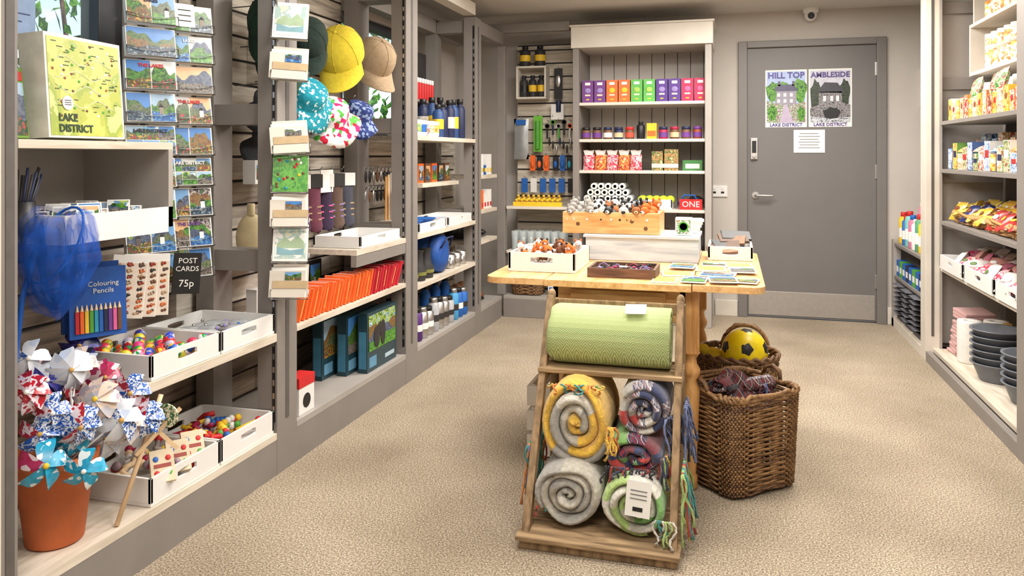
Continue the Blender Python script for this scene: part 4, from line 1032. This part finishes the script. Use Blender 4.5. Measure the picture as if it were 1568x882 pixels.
for k in range(3):
    M=T(-1.86+.022*k,2.085+.028*k,.80)@Rz(50)@Ry(7-2*k)@Rx(-5)
    o.box(-.052,.052,0,.004,-.10,.10,PAPER,M); o.box(-.05,.05,-.0005,0,-.098,.075,mt((220,206,188)),M)
    for i in range(27):
        m_=R.choice([BROWN,mt((196,110,60)),DARK,mt((150,60,40)),TAN,mt((90,70,60))]); px,pz=-.035+.035*(i%3)+R.uniform(-.004,.004),-.085+.019*(i//3)
        o.ell(R.uniform(.004,.007),.001,R.uniform(.004,.008),m_,M@T(px-.004,-.001,pz),7,5); o.ell(R.uniform(.004,.006),.001,R.uniform(.003,.006),m_,M@T(px+.004,-.001,pz+.002),7,5)
    o.tube([(0,.004,.09),(0,.06,.10)],.0025,WIRE,5,M=M)
o.done()
# fishing net: crumpled mesh bag layers hanging from a hoop
o=MB('fishing_net'); NETM=mt((16,92,200),.7,.4,30,alpha=.24,name='net_mesh_blue'); NB=mt((24,96,196),.4)
o.M=T(-1.71,1.66,.955)
def netlayer(s,ph,zs,am=1):
    prof=[(.066,.115),(.088,.09),(.098,.045),(.096,-.005),(.082,-.05),(.07,-.09),(.05,-.125),(.02,-.145),(.0,-.15)]
    n=48; vs=[];fs=[]
    for j,(r,z) in enumerate(prof):
        for i in range(n):
            a=2*pi*i/n; w=1+am*(.10*math.sin(5*a+ph+j*.6)+.07*math.sin(9*a+ph*2-j)+.05*math.sin(14*a+j*1.3))
            vs.append((r*s*w*math.cos(a),r*s*w*math.sin(a),z*zs+.016*math.sin(3*a+ph)+.006*math.sin(7*a+j)))
    for j in range(len(prof)-1):
        for i in range(n):
            k=(i+1)%n; fs.append((j*n+i,j*n+k,(j+1)*n+k,(j+1)*n+i))
    o.add(vs,fs,NETM,True)
netlayer(1,0,1); netlayer(.85,2,.92,1.6); netlayer(.62,4,.85,2.2); netlayer(.4,1,.8,2.5)
o.tube([(.085*math.cos(2*pi*i/24),.03*math.sin(2*pi*i/24)+.0,.03+.098*math.sin(2*pi*i/24+.4)) for i in range(24)],.0035,NB,6,True)
o.tube([(-.03,-.03,.02),(-.045,-.06,-.1),(-.055,-.09,-.4),(-.06,-.1,-.79)],.007,NB,8); o.M=Matrix.Identity(4); o.done()
for a,c in((1.975,2.305),(2.312,2.632)):
    for z,h in((.541,.075),(.161,.085)):
        o=tray('white_tray',-2.0,XF-.008 if z>.3 else XF-.01,a,c,z,h,'E'); o.done(.001)
o=MB('bouncy_balls'); BBM=[P_TOY]+[mprint('ball_%d'%i,c,50,.3,True) for i,c in enumerate([[(220,60,130),(230,190,60),(210,60,90)],[(60,160,80),(220,210,60),(220,80,40)],[(60,80,190),(190,190,214),(210,50,60)]])]
for i in range(7):
    for j in range(6): o.ell(.019,.019,.019,R.choice(BBM),T(-1.96+i*.041+R.uniform(-.006,.006),2.01+j*.048+R.uniform(-.006,.006),.572+.016*((i+j)%3)),12,8)
o.done()
o=MB('glass_marbles_packs')
for i in range(18): o.pouch(.08,.065,.022,mt((176,180,182),.2,.15,40,alpha=.85),T(R.uniform(-1.95,-1.73),2.35+i*.014,.575+.006*(i%3))@Rz(R.uniform(0,180)))
for i in range(14): o.ell(.007,.007,.007,R.choice([STEEL,LILAC,BLUE]),T(R.uniform(-1.95,-1.73),2.36+i*.017,.59),8,6)
o.done()
o=MB('wooden_toy_assortment')
for i in range(56):
    x=R.uniform(-1.95,-1.73); y=R.uniform(2.02,2.26) if i<26 else R.uniform(2.36,2.58); z=.195+R.uniform(0,.035); M=T(x,y,z)@Rz(R.uniform(0,180))@Ry(R.uniform(-30,30))
    k=i%3
    if k==0:
        for q in range(4): o.ell(.012,.014,.014,R.choice([RED,YELLOW,GREEN,WHITE,BLUE] if i>=26 else [WHITE,CRIM,SKIN,mt((150,130,140))]),M@T(-.03+q*.02,0,0),8,6)
    elif k==1: o.tube([(-.045,0,0),(.045,0,0)],.008,R.choice([RED,YELLOW,GREEN]) if i>=26 else R.choice([WHITE,SKIN,mt((150,140,136))]),8,M=M); o.ell(.014,.014,.014,R.choice([RED,YELLOW,BLUE]),M@T(.045,0,0),8,6)
    else: o.tube([(-.035,0,0),(-.01,.012,.008),(.01,-.012,.008),(.035,0,0)],.01,R.choice([RED,CRIM]) if i>=26 else R.choice([SKIN,CRIM,WHITE]),7,M=M)
o.done()
o=MB('playing_card_packs')
for i in range(3):
    M=T(-1.71-.01*i,2.06+.085*i,.25)@Rz(50)@Rx(-35); o.cbox(.07,.018,.1,mt((214,198,168)),M); 
    for q in range(4): o.ell(.009,.0015,.009,[RED,GREEN,BLUE,RED][q],M@T(-.018+.036*(q%2),-.0095,-.022+.044*(q//2)),8,5)
    o.cbox(.05,.001,.012,mt((150,60,50)),M@T(0,-.0095,0))
o.done(.001)
o=MB('terracotta_pot'); o.lathe([(.064,0),(.072,.005),(.095,.19),(.106,.192),(.112,.245),(.103,.245),(.092,.2),(.082,.19),(0,.185)],TERRA,T(-1.795,1.74,.161),36); o.done()
o=MB('pinwheels')
PW=[mprint('pw_white',[(226,230,238),(216,222,232),(190,204,228)],14,.3),mprint('pw_blue_ring',[(30,90,180),(226,232,240),(30,90,180),(226,232,240)],60,.3),mprint('pw_red',[(180,30,46),(220,210,220),(160,30,50)],40,.3),mprint('pw_teal_dot',[(30,150,190),(40,164,204),(30,150,190),(40,164,204),(220,232,236)],80,.3,True),mprint('pw_pink',[(180,50,100),(224,208,214),(170,40,80)],60,.3,True),mprint('pw_shine',[(196,196,206),(226,206,190),(180,172,184)],25,.12),mprint('pw_navy',[(30,40,110),(60,60,150),(20,30,80)],30,.3)]
def pinwheel(o,M,r,mats,n=6):
    for i in range(n):
        a=2*pi*i/n; m_=mats[i%len(mats)]; K=7; vs=[];fs=[]
        for j in range(K):
            t=j/(K-1)
            ang=t*pi*.95; rad=r*math.sin(ang*.62)*1.02; hh=-r*.42*(1-math.cos(ang))*.5
            wv=r*.46*math.sin(pi*min(1,t*.9+.1))+.003
            vs.append((rad,-wv*.3,hh)); vs.append((rad*.86,wv,hh-r*.16*math.sin(pi*t)))
        for j in range(K-1): fs.append((2*j,2*j+2,2*j+3,2*j+1))
        o.add(vs,fs,m_,True,M@Matrix.Rotation(a,4,'Z')@Rx(-14))
    o.ell(r*.12,r*.12,r*.08,R.choice([YELLOW,PAPER,mt((190,150,80))]),M@T(0,0,.004),10,6)
heads=[(-1.80,1.66,.68,0),(-1.72,1.72,.64,0),(-1.80,1.76,.60,2),(-1.70,1.64,.55,1),(-1.66,1.74,.56,5),(-1.74,1.86,.58,4),(-1.68,1.89,.53,1),(-1.70,1.70,.46,3),(-1.62,1.66,.40,3),(-1.62,1.79,.49,0),(-1.85,1.88,.66,6),(-1.66,1.84,.46,5),(-1.68,1.60,.43,3),(-1.78,1.80,.50,2),(-1.86,1.72,.62,4),(-1.64,1.90,.46,1),(-1.72,1.58,.62,2),(-1.8,1.93,.54,5),(-1.76,1.68,.62,6),(-1.74,1.76,.64,5),(-1.80,1.84,.60,0),(-1.72,1.62,.50,1),(-1.68,1.79,.53,2),(-1.76,1.9,.48,6),(-1.66,1.69,.50,1),(-1.70,1.82,.42,0)]
for i,(x,y,z,c) in enumerate(heads):
    d=Vector((-x*.9+R.uniform(-.6,.6),-y+R.uniform(-.6,.6),R.uniform(-.1,.9))).normalized()
    q=d.to_track_quat('Z','Y').to_matrix().to_4x4()
    pinwheel(o,T(x,y,z)@q,R.uniform(.052,.066),[PW[c],PW[c],PW[(c+1)%7] if i%3==0 else PW[c]],R.choice([5,6,8]))
    bx,by=-1.795+.055*math.cos(i*1.3),1.74+.055*math.sin(i*1.3)
    p=Vector((x,y,z))-d*.02; o.tube([(bx,by,.36),((bx+p.x)/2,(by+p.y)/2,(.36+p.z)/2),tuple(p)],.0028,R.choice([PAPER,mt((170,60,60)),BLUE,SKIN]),6)
o.done()
o=MB('wooden_windmill_toy'); p0=Vector((-1.69,1.85,.163)); p1=Vector((-1.655,1.99,.50))
o.tube([p0,p1],.007,SKIN,8); 
for a in(40,130): 
    o.cbox(.17,.012,.005,SKIN,T(p1.x+.015,p1.y-.03,.40)@Rz(60)@Rx(90)@Rz(a))
o.lathe([(.036,0),(.036,.006)],mprint('badge',[(60,110,70),(240,230,200),(60,110,70),(210,200,160)],50,.4),T(-1.63,1.985,.44)@Rz(-30)@Rx(90)@Ry(40),20)
o.done()
o=MB('window_notice'); o.box(LW-.012,LW-.01,1.80,1.99,1.6,1.84,mt((150,176,214),.5)); 
for i in range(8): o.box(LW-.0095,LW-.009,1.82,1.97-.03*(i%3),1.81-i*.025,1.814-i*.025,mt((70,84,130)))
o.done()

# ------------------------------------------------------------------ right shelving goods
CB=mprint('cup_orange',[(236,228,210),(236,228,210),(228,176,90),(220,136,70),(236,228,210)],70,.4,True)
o=MB('patterned_cups')
for z in(1.701,1.981):
    for i in range(12):
        for k in range(2):
            mug(o,1.40+k*.1,3.75+i*.105,z,.042,.095,CB,-90)
            if z<1.9: mug(o,1.40+k*.1,3.75+i*.105,z+.097,.042,.095,CREAM,-90,CB)
o.done()
o=MB('snack_cartons'); z=1.421
SN=[mt((226,180,60)),mt((220,146,60)),mt((226,216,184)),mt((208,106,56)),mt((226,224,216))]
for i in range(18):
    y=3.66+i*.08; h=.10+.025*((i*3)%4)/3; fr=P_PACK[[3,2,3,4,2][i%5]]
    o.box(1.22,1.29,y,y+.068,z,z+h,SN[(i*2)%5]); o.box(1.2185,1.22,y+.003,y+.065,z+.003,z+h-.003,fr); o.ell(.001,.02,.016,[PAPER,RED,mt((130,70,40))][i%3],T(1.218,y+.034,z+h*.6),10,6)
    if i%2==0: o.lathe([(.045,0),(.052,.1),(.055,.105),(.05,.11)],CB,T(1.37,y+.03,z),16); o.lathe([(.045,0),(.052,.08),(.05,.085)],PAPER,T(1.37,y+.03,z+.11),16)
    if i in(2,3,7,8,12): o.pouch(.1,.13,.05,R.choice([PAPER,P_PACK[2],P_PACK[0]]),T(1.25,y+.03,z+h+.05)@Rz(-90)@Rx(75))
o.done(.002)
o=MB('confectionery_boxes'); z=1.141
for i in range(15):
    y=3.66+i*.096; w=.086 if i%2 else .09; h=.09+.06*((i*2)%3)/2; fr=P_PACK[[1,4,0,1,0,2,3][i%7]]
    o.box(1.22,1.33,y,y+w,z,z+h,[WHITE,mt((90,140,70)),mt((60,90,150)),CREAM][i%4]); o.box(1.2185,1.22,y+.003,y+w-.003,z+.003,z+h-.003,fr); o.box(1.2175,1.2185,y+.012,y+w-.015,z+h*.45,z+h*.7,[PAPER,NAVY,PAPER,mt((170,40,40))][i%4])
    o.box(1.36,1.45,y,y+.07,z,z+h+.05,R.choice(P_PACK))
    if i%3==0: o.pouch(.09,.1,.04,R.choice(P_PACK),T(1.27,y+.04,z+h+.022)@Rz(-70)@Rx(15))
o.done(.002)
o=MB('crisp_packets'); CPK=[mt((226,174,60),.3),mt((204,96,50),.3),mt((40,48,100),.3),mt((230,196,90),.3),mt((170,50,44),.3)]
for i in range(32):
    M=T(1.25+.07*(i%3)+.01,3.90+.038*i,.90+.014*(i%3))@Rz(-90+R.uniform(-35,35))@Rx(40+R.uniform(-25,25)); c=CPK[(i*3//5+i)%5] if i<15 else R.choice(CPK[:4]); o.pouch(.09,.12,.035,c,M); o.ell(.022,.015,.001,R.choice([PAPER,RED,YELLOW,mt((120,60,30))]),M@T(0,.01,.018),10,5); o.cbox(.09,.004,.001,PAPER,M@T(0,.055,.001))
o.done()
for yy in(4.2,4.8):
    o=MB('wicker_display_tray'); f=supers(1.36,yy,.13,.28,0,7,.93); weave(o,f,.84,.885,5,44,mt((186,140,84),.6,.2,60),WICK,.004,.0045); o.done()
for a,c in((3.64,4.1),(4.13,4.6),(4.64,5.1)):
    o=tray('white_tray',1.175,1.5,a,c,.561,.08,'E'); o.done(.001)
o=MB('fruit_snack_bags')
FB=[SW[0],mt((206,196,186),.3),mt((170,90,110),.3),mt((216,212,206),.3),mt((184,170,154),.3),mt((190,134,124),.3)]
for i in range(30):
    M=T(1.24+.07*(i%3),3.7+.045*i,.63+.022*(i%3))@Rz(-90+R.uniform(-40,40))@Rx(40+R.uniform(-20,20)); o.pouch(.11,.12,.05,FB[(i*5)%6],M); o.ell(.02,.014,.001,R.choice([PAPER,CRIM,mt((90,120,60))]),M@T(0,0,.0255),8,5)
o.done()
z=.081
o=MB('gingham_napkins'); GI=plaid('gingham_red',(224,212,208),[(160,50,58),(210,140,140),(180,80,86)],.012)
for i in range(10): o.cbox(.20-.004*i,.18-.008*i,.018,GI,T(1.32,5.02,z+.01+i*.019)@Rz(R.uniform(-8,8)))
for i in range(3): o.cbox(.17,.14,.018,GI,T(1.33,5.0,z+.21+i*.018)@Rz(14)@Rx(7))
o.done(.004)
o=MB('kitchen_paper_rolls')
for y,x in((4.84,1.265),(4.86,1.40)):
    o.lathe([(.022,0),(.06,0),(.062,.01),(.062,.22),(.06,.23),(.022,.23),(.02,.2)],mt((226,224,220),.9,.04,30,.3),T(x,y,z),28)
o.done()
o=MB('cooking_oil_bottles')
for y,x in((4.72,1.32),(4.74,1.42),(4.68,1.50)): bottle(o,x,y,z,.037,.24,mt((220,190,60),.15,.05,20),mt((200,150,60)),mt((240,214,100)))
for y in(4.55,4.45,4.35): bottle(o,1.50,y,z,.04,.22,mt((220,216,204)),YELLOW,P_PACK[2])
o.done()
o=MB('stacked_grey_bowls'); BG=mt((108,112,120),.5)
for (x,y,n) in((1.30,4.48,6),(1.33,4.1,5)):
    for i in range(n): o.lathe([(.08,0),(.085,.004),(.116,.085),(.128,.088),(.127,.094),(.112,.09),(.08,.012),(0,.01)],BG,T(x,y,z+i*.034),40)
o.done()
o=MB('folded_grey_towels'); TG=mt((98,98,104),.97,.2,60,.6)
for s_ in range(3):
    for i in range(8):
        y=5.42+s_*.25; o.pouch(.22,.34,.05,TG,T(1.26,y,.10+i*.032)@Rz(90+R.uniform(-4,4))) if i else o.cbox(.3,.2,.03,TG,T(1.27,y,.097))
o.done()
o=MB('spray_cans')
for i in range(8):
    y=5.36+i*.1; c=[mt((60,110,180)),YELLOW,mt((90,150,110)),PAPER,mt((200,120,150)),mt((120,190,184)),mt((60,110,180)),YELLOW][i]; h=.2+.02*(i%3)
    M=T(1.17,y,.601); o.lathe([(.03,0),(.032,.005),(.032,h*.8),(.022,h*.86)],c,M,14); o.cyl(.02,h*.14,R.choice([PAPER,BLUE,RED]),M@T(0,0,h*.86),12); o.lathe([(.0325,h*.2),(.0325,h*.5)],PAPER,M,14,cap=False)
for i in range(7):
    y=5.4+i*.1; o.cyl(.03,.26,R.choice([PAPER,mt((220,150,170)),mt((150,210,210))]),T(1.28,y,.601),14); o.cyl(.02,.03,WHITE,T(1.28,y,.861),12)
o.done()
o=MB('small_detergent_boxes')
for i in range(8):
    y=5.32+i*.1; o.box(1.13,1.19,y,y+.085,.371,.48,[NAVY,BLUE,GREEN,BLUE][i%4]); o.box(1.1285,1.13,y+.012,y+.07,.4,.44,PAPER)
o.done(.002)

# ------------------------------------------------------------------ lights
def area(name,x,y,sx,sy,p,col=(1,.945,.88)):
    o=MB('ceiling_light_panel'); z=CZ
    o.box(x-sx/2-.03,x+sx/2+.03,y-sy/2-.03,y+sy/2+.03,z-.012,z,WHITE); o.done(.003)
    l=bpy.data.lights.new(name,'AREA'); l.shape='RECTANGLE'; l.size=sx; l.size_y=sy; l.energy=p; l.color=col
    ob=bpy.data.objects.new(name,l); ob.location=(x,y,CZ-.016); scene.collection.objects.link(ob)
for i,(x,y,p) in enumerate(((-.5,.2,36),(.5,1.4,32),(-.7,2.4,36),(.4,3.4,33),(-.7,4.2,48),(.4,4.85,46))): area('ceiling_light_%d'%i,x,y,.9,.5,p)
w=bpy.data.worlds.new('sky'); scene.world=w; w.use_nodes=True; nt=w.node_tree; bg=nt.nodes['Background']
sk_=nt.nodes.new('ShaderNodeTexSky')
try:
    sk_.sky_type='NISHITA'; sk_.sun_disc=False; sk_.sun_elevation=math.radians(45); sk_.sun_rotation=math.radians(60)
except Exception: pass
nt.links.new(sk_.outputs[0],bg.inputs[0]); bg.inputs[1].default_value=.3
sl=bpy.data.lights.new('sun','SUN'); sl.energy=2.2; sl.angle=.02; so=bpy.data.objects.new('sun',sl); so.rotation_euler=(math.radians(20),math.radians(38),0); so.location=(2,2,6); scene.collection.objects.link(so)

cam=bpy.data.cameras.new('camera'); co=bpy.data.objects.new('camera',cam); scene.collection.objects.link(co)
co.location=(0,0,1.22); co.rotation_euler=(pi/2,0,math.radians(15.64)); cam.sensor_width=36; cam.lens=1200/1568*36; cam.shift_y=-203/1568; cam.clip_start=.05
scene.camera=co
